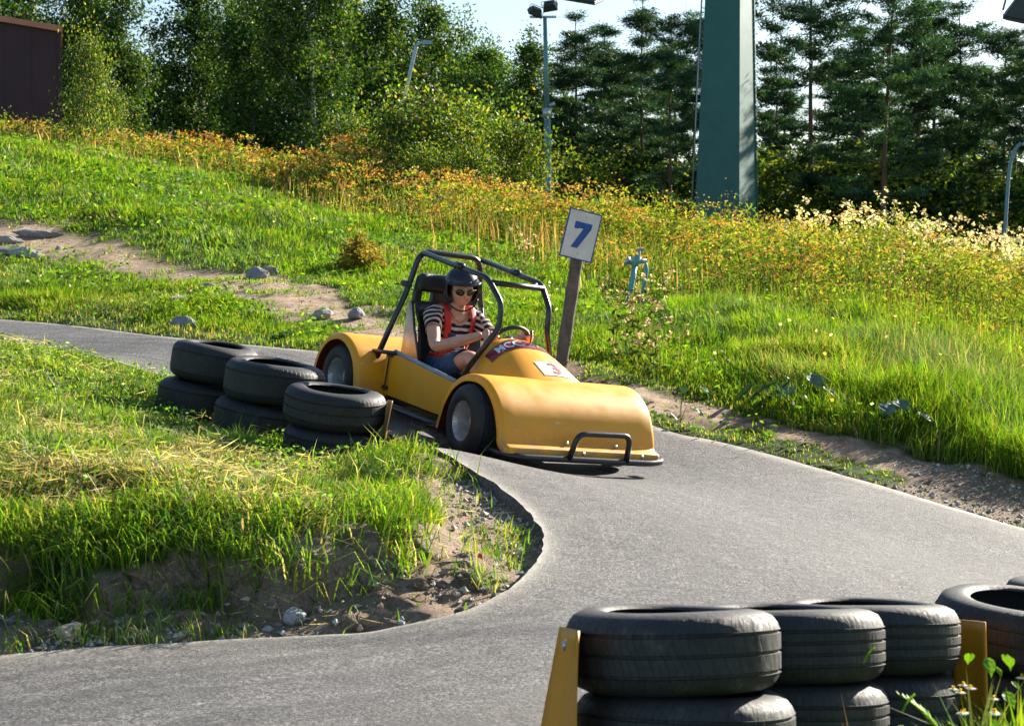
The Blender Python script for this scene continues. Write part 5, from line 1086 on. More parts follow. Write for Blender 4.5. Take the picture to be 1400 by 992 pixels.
near_plant('dry_stalk', 'forked stalk tips showing low before the first near tyre, left of its middle', 'stalk', 885, 975, 4.6, .30, grass_clump(3, .30, .012, 35, .003, ((.25, .28, .12),)), M_weed, 'stalks before the near tyres')
for px, py, H, ns, sd_, lb in ((425, 606, .28, 9, 41, 'tall grass tuft growing up before the tyre stack nearest the kart'), (448, 604, .24, 8, 42, 'tuft of blades right of the tallest one before the nearest tyre stack'), (592, 640, .22, 4, 43, 'thin lone blades at the tip of the island beside the front wheel')):
    plant('grass_tuft', lb, 'grass tuft', px, py, grass_clump(ns, H, .02, sd_, .006, (G2, G4)), M_grass, 'tall tufts on the island')
# gravel: crushed stone along the edges and under the bank
def pebbles(x, y, s, seed, cols, wts, sink=.3):
    r_ = np.random.default_rng(seed); n = len(x); z = ground_h(x, y, True, None, masks(x, y)[3]); b = np.array([(1,0,0),(-1,0,0),(0,1,0),(0,-1,0),(0,0,.7),(0,0,-.7)], float); f = np.array([(0,2,4),(2,1,4),(1,3,4),(3,0,4),(2,0,5),(1,2,5),(3,1,5),(0,3,5)])
    V = b[None]*s[:, None, None]*(.6+.8*r_.random((n, 6, 1)))+r_.normal(0, .18, (n, 6, 3))*s[:, None, None]; a = r_.random(n)*6.28; ca, sa = np.cos(a), np.sin(a); V = np.stack([V[..., 0]*ca[:, None]-V[..., 1]*sa[:, None], V[..., 0]*sa[:, None]+V[..., 1]*ca[:, None], V[..., 2]], 2); V += np.c_[x, y, z+s*sink][:, None]
    T = (f[None]+(np.arange(n)*6)[:, None, None]).reshape(-1, 3); return V.reshape(-1, 3), T, np.repeat(pick(cols, wts, n, .2), 6, axis=0)
def stonemat():
    m, nt, out = nmat('crushed_stone'); p = nt.nodes.new('ShaderNodeBsdfPrincipled'); p.inputs['Roughness'].default_value = .9; a = nt.nodes.new('ShaderNodeAttribute'); a.attribute_name = 'Col'
    c = mix(nt, 1.0, a.outputs['Color'], ramp(nt, noise(nt, 30, 6, .7), [(.3, (.65,)*3), (.7, (1.25,)*3)]).outputs[0], 'MULTIPLY'); L(nt, c, p.inputs['Base Color']); L(nt, bump(nt, noise(nt, 60, 5), .6, .01), p.inputs['Normal']); L(nt, p.outputs[0], out.inputs[0]); return m
M_stone = stonemat(); SG = [(.36, .35, .34), (.50, .46, .40), (.22, .21, .20), (.46, .35, .25)]
n = 60000; x = rng.uniform(-5, .5, n); y = rng.uniform(6.3, 9.6, n); inr, pa, tr, bk, br, sc_ = masks(x, y); dI = dist_line(x, y, _in); k = ~inr & ((bk > .4) | ((dI < .4) & (x > -1.3))) & (rng.random(n) < (np.exp(-dI/.22)+.05)*np.where(x > -1.3, .55, 1)) & (dI > .0); x1, y1 = x[k], y[k]
n = 26000; x, y = wedge(n, 9.3, 14.5, 20); inr, pa, tr, bk, br, sc_ = masks(x, y); dO = dist_line(x, y, _out); k = ~inr & (y > 8.5) & (x > .3) & ((br > .5)*.9+(np.exp(-dO/.12)*.6)+.06*(tr > .5) > rng.random(n)) & ~in_poly(x, y, np.array(_in.tolist()+[[-12, 6]])); x2, y2 = x[k], y[k]
n = 9000; x, y = wedge(n, 14.5, 25, 21); pa = masks(x, y)[1]; k = (pa > .5) & ~in_poly(x, y, _poly) & (rng.random(n) < .35); x3, y3 = x[k], y[k]
x = np.r_[x1, x2, x3]; y = np.r_[y1, y2, y3]; s = .0045+.016*rng.random(len(x))**3.2; V, T, C = pebbles(x, y, s, 8, SG, [4, 3, 2, 3])
tag(obj('gravel', V, T, M_stone, None, False, C), 'loose gravel and grit along the track edges and below the dirt bank', 'gravel', kind='stuff')
# single stones
def stone(px, py, sx, sy, sz, lb, seed, col=(.34, .33, .33), d=None, grp='stones lying by the track and on the path', emb=.25):
    r_ = np.random.default_rng(seed); bm = bmesh.new(); bmesh.ops.create_icosphere(bm, subdivisions=3, radius=1)
    nrm_ = r_.normal(0, 1, (9, 3)); nrm_ /= np.linalg.norm(nrm_, axis=1)[:, None]; dd_ = .55+.35*r_.random(9)
    for v in bm.verts:
        c = np.array(v.co)
        for q, e in zip(nrm_, dd_):
            t = c @ q
            if t > e: c = c-q*(t-e)*.92
        c *= 1+.05*math.sin(c[0]*9+seed)+.04*math.sin(c[1]*13+c[2]*7); v.co = (c[0]*sx, c[1]*sy, c[2]*sz)
    me = bpy.data.meshes.new('stone'); bm.to_mesh(me); bm.free(); add_col(me, np.tile([col], (len(me.vertices), 1))); o = link('stone', me, M_stone); p = hit(px, py); p = np.array(p); p[2] = ground_h([p[0]], [p[1]])[0]+sz*(1-emb*2)
    o.location = p; o.rotation_euler = (r_.normal(0, .15), r_.normal(0, .15), r_.random()*6.28 if sx < 1.8*sy else r_.normal(0, .15)); return tag(o, lb, 'stone', grp)
ST = [(38, 352, .24, .15, .10, 'grey boulder at the left end of the dirt path, with a jagged top'), (14, 345, .26, .16, .08, 'pale flat stone at the left edge of the frame on the path'), (52, 322, .34, .12, .06, 'long flat stone above the path near the left edge'), (12, 332, .2, .1, .06, 'thin grey stone between the two flat ones at the left edge'), (352, 385, .15, .12, .09, 'grey stone at the upper edge of the path, left of its twin'), (368, 379, .14, .1, .07, 'grey stone with a pointed top just right of its twin on the path'), (442, 435, .12, .09, .07, 'left one of the two dark stones on the path above the rear cowl'), (489, 437, .15, .1, .075, 'right one of the two dark stones on the path above the rear cowl'), (247, 448, .14, .09, .075, 'dark stone in the grass just above the farthest tyre stack'), (248, 417, .13, .08, .05, 'half buried pale stone between the path and the farthest tyres'), (80, 342, .05, .05, .045, 'small round stone on the path right of the jagged boulder'), (285, 395, .06, .05, .03, 'small pebble in the middle of the dirt path')]
for k, (px, py, a, b, c, lb) in enumerate(ST): stone(px, py, a, b, c, lb, 60+k, (.24, .24, .25) if k % 3 else (.34, .32, .30))
for k, (px, py, a, b, c, lb) in enumerate([(96, 876, .060, .045, .04, 'round pale stone at the foot of the dirt bank, lower left'), (404, 832, .055, .045, .04, 'pale square stone under the bank, right of its darkest hollow'), (596, 782, .028, .024, .02, 'grey stone at the right end of the dirt bank'), (365, 845, .028, .02, .018, 'small white stone in the gravel under the bank'), (548, 843, .022, .02, .017, 'single bluish stone in the gravel close to the asphalt'), (545, 797, .03, .022, .018, 'small grey stone half way up the gravel below the bank end'), (712, 772, .03, .025, .02, 'bluish stone in the gravel at the tip of the island')]):
    stone(px, py, a, b, c, lb, 90+k, (.36, .37, .38) if k else (.50, .42, .33), grp='stones under the dirt bank')
# ---------------------------------------------------------------- trees
M_barkP = surf('pine_bark', (.20, .105, .06), (.09, .06, .045), rough=.9, nscale=3, bmp=.8, bdist=.03)
M_barkA = surf('pale_aspen_bark', (.34, .36, .31), (.16, .17, .14), rough=.85, nscale=3, bmp=.5, bdist=.02)
M_barkD = surf('dark_bark', (.07, .065, .05), (.04, .035, .03), rough=.9, nscale=3, bmp=.6, bdist=.02)
def limb(mb, P, r0, r1, n=6):
    m = len(P); V, Fc = tube(P, [r0+(r1-r0)*(i/(m-1))**.8 for i in range(m)], n, False); mb.add(V, Fc)
def broad_variant(seed, H, rad, base, leaf, cols, wts, dens=1.0, forked=False, lean=0.):
    r_ = np.random.default_rng(seed); mb = MB(); q = np.linspace(0, 1, 12); tr = np.c_[lean*q*q*H+.12*np.sin(q*5+seed), .12*np.cos(q*4+seed)-.12, q*H*.97]; limb(mb, tr, .016*H*.55+.03, .02, 8)
    cs = []; nb = int(34*dens+10)
    if forked:
        tr2 = tr.copy(); f0 = 3; tr2 = tr[f0:]+np.c_[np.linspace(0, 1.3, len(tr)-f0), np.linspace(0, .5, len(tr)-f0), -np.linspace(0, 1.2, len(tr)-f0)]; limb(mb, tr2, .09, .02, 7)
        trunks = [tr, tr2]
    else: trunks = [tr]
    for b in range(nb):
        t = base+(1-base)*(b+.5)/nb; T = trunks[b % len(trunks)]; i = min(int(t*(len(T)-1)), len(T)-2); p = T[i]; a = r_.random()*6.283
        prof = math.sin(min(1, (t-base)/(1-base)*.92+.12)*math.pi)**.6; L_ = rad*prof*(.55+.65*r_.random()); up = .55+.5*r_.random(); k = np.linspace(0, 1, 6)
        B = p+np.c_[np.cos(a)*L_*k, np.sin(a)*L_*k, L_*up*k-.25*L_*k*k*r_.random()]; limb(mb, B, .012*H*.16+.012, .006, 5)
        for c in range(int(2+L_*2.2)): s = .3+.75*r_.random(); cs.append(p*(1-s)+B[-1]*s+r_.normal(0, .18+.10*L_, 3))
    cs.append(tr[-1]); cs = np.array(cs); nc = len(cs); per = int(100*dens); m = nc*per; i = np.repeat(np.arange(nc), per); cr = (.22+.26*r_.random(nc)); c = cs[i]+r_.normal(0, 1, (m, 3))*cr[i][:, None]*[1, 1, .8]
    U = rdir(m, .9)*(leaf*(.6+.8*r_.random(m)))[:, None]; ctone = 1+r_.normal(0, .28, nc)
    V, T, C = quads(c, U, perp(U)*(leaf*.55), np.clip(pick(cols, wts, m, .18)*ctone[i][:, None], .004, .6)); return mb, V, T, C
def pine_variant(seed, H, rad, bare, dens=1.0, lean=0.):
    r_ = np.random.default_rng(seed); mb = MB(); q = np.linspace(0, 1, 14); tr = np.c_[lean*H*q+.15*np.sin(q*4+seed), .1*np.cos(q*3+seed)-.1, q*H]; limb(mb, tr, .012*H+.03, .02, 8); cs = []; sz = []
    z = bare*H; 
    while z < H*.985:
        t = z/H; i = min(int(t*13), 12); f = t*13-i; p = tr[i]*(1-f)+tr[i+1]*f; u_ = (t-bare)/(1-bare); L0 = rad*((1-u_)**.55 if bare < .2 else (1-u_)**.42)*(.55+.45*min(1, u_*4)); n_ = r_.integers(2, 5); a0 = r_.random()*6.28
        for k_ in range(n_):
            if u_ < .3 and bare > .2 and r_.random() < .35: continue
            a = a0+k_*6.28/n_+r_.normal(0, .3); L_ = max(.25, L0*(.30+1.0*r_.random()**(1. if bare < .2 else .8))); k = np.linspace(0, 1, 6); rise = (-.12+.55*u_)+r_.normal(0, .10)
            p = p+[0, 0, r_.normal(0, .16)]; rise += r_.normal(0, .14); B = p+np.c_[np.cos(a)*L_*k, np.sin(a)*L_*k, L_*(rise*k+.22*k**3)]; limb(mb, B, .035*(1.1-u_), .01, 5)
            ncl = max(3, int(L_*6*dens)); s = .22+.80*r_.random(ncl)**.7; s = np.clip(s, 0, 1.03); side = np.array([-math.sin(a), math.cos(a), 0]); e = np.array([np.interp(s, k, B[:, j]) for j in range(3)]).T+side*(r_.normal(0, .17, ncl)*L_*s)[:, None]+[0, 0, .05]; cs.append(e); sz.append(.18+.14*r_.random(ncl))
        z += H*(.030+.034*r_.random())*(1.1-.4*u_)
    cs.append(tr[-3:]); sz.append(np.full(3, .22)); cs = np.concatenate(cs); sz = np.concatenate(sz); nc = len(cs); per = int(72*dens); m = nc*per; i = np.repeat(np.arange(nc), per); o = r_.normal(0, 1, (m, 3))*[1, 1, .32]; c = cs[i]+o*sz[i][:, None]
    U = o/np.linalg.norm(o, axis=1)[:, None]+rdir(m)*.7+[0, 0, .35]; U /= np.linalg.norm(U, axis=1)[:, None]; U *= (.085+.05*r_.random(m))[:, None]; ct = 1+r_.normal(0, .3, nc)
    V, T, C = quads(c, U, perp(U)*.022, np.clip(pick([(.022, .075, .034), (.040, .10, .030), (.085, .135, .022), (.016, .052, .030)], [4, 3, 1.2, 2], m, .2)*ct[i][:, None], .003, .4)); return mb, V, T, C
def variant(gen, bark, leafm, *a, **k):
    mb, V, T, C = gen(*a, **k); tm = mesh_from('trunk', mb.V, mb.F, True); tm.materials.append(bark); cm = mesh_from('crown', V, T, False, C); cm.materials.append(leafm); return tm, cm
BIR = [(.050, .115, .020), (.095, .17, .018), (.022, .062, .022), (.22, .26, .03)]; 
M_tree = leafmat('tree_leaves', .42, .03, tint=(.98, 1., .88), rough=.5)
vB = [variant(broad_variant, M_barkA if s % 2 else M_barkD, M_tree, 20+s, 13, [2.0, 2.3, 1.8, 2.4][s], [.22, .18, .26, .2][s], .086, BIR, [3, 2.4, 3, .7], 1.0, s == 1, [.01, -.03, .04, 0][s]) for s in range(4)]
vD = [variant(broad_variant, M_barkD, M_tree, 40+s, 11, 2.2, .15, .075, [(.03, .06, .022), (.05, .085, .022), (.02, .045, .022)], [3, 2, 2], 1.1) for s in range(2)]
vP = [variant(pine_variant, M_barkP, M_needle, 60+s, 14, [3.0, 3.7, 3.0, 3.6][s], [.28, .34, .04, .10][s], 1.0, [.02, -.03, .0, .03][s]) for s in range(4)]
vS = [variant(broad_variant, M_barkD, M_leafB, 80+s, 3.2, 1.25, .06, .06, [(.11, .20, .018), (.22, .28, .025), (.035, .08, .015), (.36, .30, .06)], [3, 2.6, 3, .7], .62) for s in range(3)]
def gz(x, y): return float(smooth_h([x], [y])[0])
def tree(kind, name, cat, label, px, d, top, group, rot=None, H0=None, wide=1.0, drop=.3, lean=0.):
    "px: where the trunk stands, d: how far away, top: height in the sight picture of its tip"
    P = at(px, 400, d); z0 = gz(P[0], P[1])-drop; zt = at(px, top, d)[2]; h = zt-z0; s = h/H0; e = empty(name, label, cat, group, loc=(P[0], P[1], z0)); e.rotation_euler = (0, lean, random.random()*6.28 if rot is None else rot); e.scale = (s*wide, s*wide, s)
    for nm, me in (('trunk', kind[0]), ('crown', kind[1])):
        o = bpy.data.objects.new(nm, me); COL.objects.link(o); o.parent = e
    return e
gT = 'leafy trees behind the meadow'; gP = 'pines behind the meadow'; gU = 'shrubs along the crest'
LT = [(-60, 62, -120, 0, 'leafy tree left of the brown building, beyond the frame edge'), (18, 66, -90, 1, 'leafy tree rising behind the roof of the brown building'), (105, 58, -60, 2, 'leafy tree just right of the brown building'), (158, 64, -50, 0, 'second leafy tree right of the brown building, behind the yellow-green bush'),
      (212, 70, 45, 1, 'lower leafy tree under the sky gap at the upper left'), (262, 60, -70, 2, 'tall leafy tree right of the sky gap at the upper left'), (318, 72, 10, 3, 'slim leafy tree with sky showing round its stem'), (355, 56, -110, 0, 'dense dark leafy tree left of the pale forked trunk'), (425, 50, -140, 1, 'aspen with pale forked trunk rising out of the frame'),
      (480, 60, -60, 3, 'tall leafy tree left of the leaning lamp post'), (535, 58, -30, 2, 'tall leafy tree directly behind the leaning lamp post'), (590, 62, -20, 0, 'leafy tree right of the leaning lamp post'), (628, 68, 10, 1, 'leafy tree with a sloping outline where the sky begins'), (668, 56, 48, 3, 'rounded leafy tree left of the twin floodlight mast'), (722, 66, 36, 0, 'slim birch just left of the twin floodlight mast')]
for px, d, top, v, lb in LT: tree(vB[v], 'leafy_tree', 'tree', lb, px, d, top, gT, H0=13)
for px, d, top, v, lb in [(190, 80, 90, 0, 'dark tree in the second row under the sky gap'), (300, 76, 60, 1, 'dark tree in the second row behind the slim leafy tree'), (395, 74, 0, 0, 'dark tree in the second row beside the pale forked trunk'), (455, 78, 20, 1, 'dark tree in the second row right of the pale forked trunk'), (560, 80, 60, 0, 'dark tree in the second row behind the leaning lamp post'), (640, 84, 110, 1, 'dark tree in the second row behind the rounded leafy one'), (700, 80, 120, 0, 'dark tree low behind the slim birch'), (100, 78, 20, 1, 'dark tree in the second row behind the building corner')]:
    tree(vD[v], 'dark_tree', 'tree', lb, px, d, top, gT, H0=11)
PT = [(790, 62, 24, 2, 'pine just right of the twin floodlight mast', 1.0), (835, 70, 70, 0, 'shorter pine between the mast and the tallest middle pine', 1.1), (880, 60, -6, 2, 'pine whose narrow top just touches the frame edge, left of the green pylon', .95), (912, 56, 28, 1, 'pine with a bare reddish trunk left of the green pylon', .75), (948, 68, 22, 0, 'pine close to the left side of the green pylon', .8),
      (1062, 72, 40, 2, 'dark pine half hidden behind the right side of the green pylon', .8), (1104, 60, -110, 1, 'tall pine right of the green pylon with open branches and bare lower trunk', .85), (1208, 54, -60, 0, 'tall pine with reddish trunk in the sky gap at the upper right', .85), (1165, 74, 95, 3, 'lower pine between the two tall ones on the right', 1.0), (1262, 60, -30, 3, 'broad dark pine right of the one with the reddish trunk', .95), (1312, 64, 10, 2, 'tapering pine beside the sky patch at the far right', 1.0), (1372, 62, 45, 1, 'pine below the floodlight at the right edge', .9), (1420, 58, 20, 1, 'pine cut off by the right edge of the frame', .9), (1140, 84, 95, 2, 'small dark pine in the back between tall trunks', 1.2), (1235, 82, 85, 2, 'small dark pine in the back behind the reddish trunk', 1.2), (1330, 84, 90, 0, 'small dark pine in the back at the right', 1.2), (860, 84, 80, 3, 'small dark pine in the back left of the pylon', 1.2), (770, 86, 70, 2, 'small dark pine in the back behind the mast', 1.2), (1480, 62, 0, 2, 'pine standing beyond the right edge of the frame', 1.0), (1180, 68, 40, 3, 'broad pine just left of the reddish trunk, set back from it', 1.1), (1285, 72, 30, 3, 'broad pine set back between the dark one and the tapering one', 1.1), (1080, 78, 110, 3, 'broad low pine behind the bare trunk right of the pylon', 1.2), (1395, 76, 60, 3, 'broad pine set back at the right edge', 1.1), (920, 76, 60, 3, 'broad pine set back left of the pylon', 1.1), (820, 74, 40, 3, 'broad pine set back right of the mast', 1.1)]
for px, d, top, v, lb, wd in PT: tree(vP[v], 'pine_tree', 'tree', lb, px, d, top, gP, H0=14, wide=wd)
for px, d, top, v, wd, lb in [(1010, 62, 238, 0, 1.3, 'green shrub behind the foot of the pylon, right side'), (1060, 60, 225, 1, 1.3, 'green shrub under the open pine right of the pylon'), (960, 62, 240, 2, 1.1, 'green shrub behind the foot of the pylon, left side'), (905, 60, 235, 0, 1.3, 'green shrub under the pines left of the pylon'), (1150, 60, 228, 1, 1.4, 'shrub in the shade between the two tall pines'), (1215, 60, 230, 2, 1.4, 'shrub at the foot of the reddish pine trunk'), (1290, 60, 235, 0, 1.4, 'shrub in the shade behind the cream seed heads'), (1360, 60, 245, 1, 1.4, 'shrub in the shade left of the curved lamp post'), (845, 60, 222, 1, 1.3, 'shrub under the pines right of the mast'), (790, 60, 225, 2, 1.2, 'shrub at the right foot of the twin floodlight mast')]:
    tree(vS[v], 'understory_shrub', 'shrub', lb, px, d, top, 'shrubs under the trees', H0=3.2, wide=wd)
for px, d, top, v, wd, lb in [(122, 36, 62, 0, .5, 'tall yellow-green bush at the right corner of the brown building'), (152, 38, 125, 1, .65, 'lower bush leaning against the tall yellow-green one by the building'), (478, 37, 165, 2, .8, 'pale green bush left of the big bush group'), (540, 33, 152, 0, .95, 'big yellow-green bush at the left of the group below the leaning lamp'), (600, 34, 138, 1, .9, 'tallest bush of the group, in the middle'), (655, 35, 146, 2, .85, 'bush with reddish tips right of the tallest one'), (700, 34, 178, 0, .85, 'lowest bush of the group, left of the twin floodlight mast'), (572, 31.5, 205, 2, .8, 'low dark bush in front of the group'), (640, 31.5, 205, 1, .8, 'low leafy bush in front of the reddish-tipped one')]:
    tree(vS[v], 'bush', 'bush', lb, px, d, top, gU, H0=3.2, wide=wd, drop=.15)
# the far wood behind all of them, one mass
n = 60000; a = R(27)*(2*rng.random(n)-1); d = rng.uniform(92, 118, n); x = d*np.tan(a); y = d; clx = fbm(x, y*0+5, 5.0, 131, 4); topz = OFF+1+5.5+4.5*clx; z = OFF+.8+(topz-OFF-.8)*rng.random(n)**.85
k = fbm(x+z*.3, z*1.3, 1.6, 141, 3) > .40; x, y, z = x[k], y[k], z[k]; n = len(x); U = rdir(n)*(.16+.14*rng.random(n))[:, None]
V, T, C = quads(np.c_[x, y, z], U, perp(U)*.12, pick([(.025, .06, .032), (.045, .08, .03), (.09, .12, .035)], [4, 3, 1], n)); tag(obj('far_wood', V, T, M_leafB, None, False, C), 'dim wood behind the nearer trees with light coming through', 'wood', kind='stuff')

# ---------------------------------------------------------------- green steel pylon
M_pyl = surf('green_painted_steel', (.010, .125, .112), (.008, .10, .092), rough=.6, nscale=1.4, bmp=.02, coat=.15)
M_pole = surf('blue_green_pole_paint', (.16, .30, .33), (.11, .22, .25), rough=.45, nscale=4, bmp=.02, metal=.2)
M_galv = surf('galvanised_steel', (.42, .50, .54), (.30, .37, .40), rough=.4, metal=.5, nscale=5, bmp=.02)
def gpt(px, d): P = at(px, 400, d); return np.array([P[0], P[1], gz(P[0], P[1])])
D = 52.; b = gpt(991, D); zt = at(998, -90, D)[2]; zb = b[2]-.4; tp_ = at(999, 0, D); Hh_ = zt-zb
e = empty('pylon', 'tall tapering dark green steel pylon with a ladder up its left edge', 'pylon', loc=(b[0], b[1], zb)); e.rotation_euler = (0, 0, R(-29.6))
def frust(w0, w1, h, z0=0, c=(0, 0), c1=(0, 0)):
    V = [(c[0]+sx*w0/2, c[1]+sy*w0/2, z0) for sx, sy in ((-1, -1), (1, -1), (1, 1), (-1, 1))]+[(c1[0]+sx*w1/2, c1[1]+sy*w1/2, z0+h) for sx, sy in ((-1, -1), (1, -1), (1, 1), (-1, 1))]
    return V, [(3, 2, 1, 0), (4, 5, 6, 7), (0, 1, 5, 4), (1, 2, 6, 5), (2, 3, 7, 6), (3, 0, 4, 7)]
sc0 = 68/2400*D; w_b = sc0*1.02; w_t = w_b-(w_b*(1-73/91))*Hh_/((285+0)/2400*D+.0)*1.0; w_t = max(w_t, .8)
c1x = .10
V, Fc = frust(w_b, w_t, Hh_, 0, (0, 0), (c1x, .06)); o = obj('pylon_shaft', V, Fc, M_pyl, e, False); bevel(o, .02)
# seam flange down the right-hand edge and a welded joint
mb = MB()
for k in range(60):
    t = k/60*1.0; x_ = (w_b/2)*(1-t)+(w_t/2+c1x)*t; y_ = (w_b/2)*(1-t)+(w_t/2+.06)*t; V, Fc = box(x_-.01, x_+.03, y_-.05, y_+.01, t*Hh_, t*Hh_+Hh_/60-.02); mb.add(V, Fc)
mb.build('flange', [M_pyl], e, False)
lx0 = np.array([-w_b/2-.14, -w_b/2+.10]); lx1 = np.array([-w_t/2+c1x-.14, -w_t/2+.16])
ld = empty('ladder'); ld.parent = e
for q in (0, 1):
    V, Fc = tube([(lx0[0]-q*.02, lx0[1]+q*.36, .3), (lx1[0]-q*.02, lx1[1]+q*.36, Hh_)], .024, 6); obj('ladder_rail', V, Fc, M_galv, ld)
nr = int(Hh_/.3)
for k in range(nr):
    t = (k+.5)/nr; c = lx0*(1-t)+lx1*t; V, Fc = tube([(c[0], c[1], .3+t*(Hh_-.3)), (c[0]-.02, c[1]+.36, .3+t*(Hh_-.3))], .013, 5); obj('rung', V, Fc, M_galv, ld)
V, Fc = box(-.7, .7, -1.2, 1.2, Hh_+.003, Hh_+.25); obj('crosshead', V, Fc, M_pyl, e, False)

# mast with twin floodlights
D = 46.; b = gpt(752, D); top = at(745, 24, D); e = empty('floodlight_mast', 'blue-green pole with a pair of dark floodlights on top', 'lamp post', loc=b-np.array([0, 0, .3])); o0 = np.array(e.location); T_ = top-o0
V, Fc = tube([(0, 0, 0), tuple(T_*.60)], [.105, .088], 14); obj('mast_pole', V, Fc, M_pole, e); V, Fc = tube([tuple(T_*.60), tuple(T_)], [.070, .05], 12); up_ = obj('upper_pole', V, Fc, M_pole, e)
V, Fc = tube([tuple(T_*.575), tuple(T_*.615)], [.12, .12], 14); obj('collar', V, Fc, M_galv, up_)
for k in (.12, .3, .45):
    V, Fc = tube([tuple(T_*k), tuple(T_*(k+.006))], .112, 12); obj('band', V, Fc, M_galv, e)
V, Fc = tube([T_*.60+[.06, -.05, .15], T_*.60+[.20, -.08, .22]], .05, 10); obj('bracket_lamp', V, Fc, M_galv, up_)
V, Fc = box(T_[0]-.40, T_[0]+.30, T_[1]-.03, T_[1]+.03, T_[2]-.02, T_[2]+.04); obj('cross_arm', V, Fc, M_galv, e, False)
M_lampb = surf('dark_lamp_housing', (.02, .03, .035), (.035, .045, .05), rough=.5); M_glass = surf('pale_lamp_glass', (.55, .62, .66), (.45, .52, .56), rough=.12, bmp=0, coat=.5)
def flood(parent, c, tilt, roll, s=1., yaw=0.):
    f = empty('floodlight'); f.parent = parent; f.location = c; f.rotation_euler = (tilt, roll, yaw)
    V, Fc = frust(.46*s, .30*s, .20*s); V = [(x, y*.75, z) for x, y, z in V]; o = obj('housing', V, Fc, M_lampb, f, False); bevel(o, .012*s)
    V, Fc = box(-.235*s, .235*s, -.178*s, .178*s, -.03*s, -.001); o = obj('lamp_frame', V, Fc, M_lampb, f, False); bevel(o, .006*s); V, Fc = box(-.20*s, .20*s, -.145*s, .145*s, -.036*s, -.0305*s); obj('lamp_glass', V, Fc, M_glass, f, False)
    V, Fc = tube(fillet([(-.25*s, 0, .04*s), (-.25*s, 0, .27*s), (.25*s, 0, .27*s), (.25*s, 0, .04*s)], .04*s), .012*s, 6); obj('yoke', V, Fc, M_galv, f); return f
flood(e, T_+np.array([-.27, 0, .10]), R(35), R(18), .82, R(20)); flood(e, T_+np.array([.14, 0, .26]), R(50), R(-8), .82, R(-10))

# leaning lamp post and curved lamp post
D = 44.; b = gpt(543, D); P = [b-b, at(549, 150, D)-b, at(567, 72, D)-b, at(571, 62, D)-b, at(578, 58, D)-b]; P[0] = P[1]-(P[2]-P[1])*(1.3); e = empty('lamp_post', 'thin pale lamp post leaning to the right above the bushes', 'lamp post', loc=b)
V, Fc = tube(catmull(P, 5), [.065]*6+[.05]*15, 10); obj('leaning_pole', V, Fc, M_galv, e); V, Fc = frust(.16, .10, .10); V = [np.array(v)*[1.9, 1, 1]+P[-1]+[.12, 0, -.06] for v in V]; obj('lamp_head', V, Fc, M_galv, e, False)
D = 42.; b = gpt(1366, D); P = [np.zeros(3), at(1373, 330, D)-b, at(1379, 240, D)-b, at(1384, 215, D)-b, at(1389, 203, D)-b, at(1396, 196, D)-b]; e = empty('lamp_post', 'slim blue lamp post with a curved top at the right edge', 'lamp post', loc=b)
V, Fc = tube(catmull(P, 5), .045, 10); obj('curved_pole', V, Fc, surf('light_blue_pole', (.14, .26, .36), (.10, .20, .28), rough=.4), e); V, Fc = frust(.18, .10, .10); V = [np.array(v)*[2.2, 1, 1]+P[-1]+[.2, 0, -.05] for v in V]; obj('lamp_head', V, Fc, M_galv, e, False)

# near floodlights over the track: one at the right edge on its mast, two on brackets above the frame
D = 14.; mL = gpt(-330, D+1); 
def hang(lb, px, py, D, tilt, roll, s, yaw):
    c = at(px, py, D); e = empty('hanging_floodlight', lb, 'floodlight', 'floodlights hung on the cable above the track', loc=c); f = flood(e, (0, 0, 0), tilt, roll, s, yaw); V, Fc = tube([(0, 0, .26*s), (0, 0, cz_-c[2])], .008, 6); obj('hanger', V, Fc, M_galv, e)
cz_ = at(700, -150, 14.)[2]
hang('corner of a floodlight hanging in at the top edge, upper left', 402, -9, 14., R(14), R(8), .62, R(25))
hang('floodlight with dark housing reaching in at the upper right corner', 1404, 27, 14., R(14), R(14), .80, R(-12))
hang('tilted floodlight glass hanging in at the middle of the top edge', 797, -2, 14., R(18), R(12), .60, R(-20))
P = [np.array([-14., 14., cz_+.4]), np.array([-1.7, 14., cz_]), np.array([.52, 14., cz_]), np.array([4.1, 14., cz_]), np.array([24., 14., cz_+.5])]; V, Fc = tube(catmull(P, 6), .009, 6); tag(obj('cable', V, Fc, M_blk), 'steel cable stretched above the frame carrying three floodlights', 'cable')
for xx_, lb in ((-14., 'mast holding the cable at its left end, out of frame'), (24., 'mast holding the cable at its right end, out of frame')):
    z_ = gz(xx_, 14.); V, Fc = tube([(0, 0, -.2), (0, 0, cz_+.6-z_)], [.08, .06], 12); o = obj('cable_mast', V, Fc, M_galv); o.location = (xx_, 14., z_); tag(o, lb, 'mast', 'masts of the floodlight cable')

# ---------------------------------------------------------------- brown building
M_wall = surf('brown_metal_cladding', (.060, .022, .030), (.050, .020, .028), rough=.7, nscale=.8, bmp=.02); M_roof = surf('red_brown_roof_edge', (.60, .22, .14), (.5, .18, .12), rough=.5, nscale=3)
A = at(82, 44, 40.); Bp = at(-190, -2, 38.9); dv = Bp[:2]-A[:2]; ln = np.linalg.norm(dv); dv /= ln; nv = np.array([dv[1], -dv[0]]); nv = nv if nv[1] < 0 else -nv; zr = A[2]
g0 = min(gz(A[0], A[1]), gz(Bp[0], Bp[1]))-.4; bl = empty('brown_building', 'dark brown metal-clad building with a red-brown roof edge at the left', 'building', loc=(A[0], A[1], g0)); hgt = zr-g0
def loc2(u_, v_, z): p = dv*u_-nv*v_; return (p[0], p[1], z+(((Bp[2]-zr)*u_/ln) if z > hgt*.6 else 0))
def bx2(u0, u1, v0, v1, z0, z1): return [loc2(u, v, z) for u in (u0, u1) for v in (v0, v1) for z in (z0, z1)], [(0,1,3,2), (4,6,7,5), (0,4,5,1), (2,3,7,6), (0,2,6,4), (1,5,7,3)]
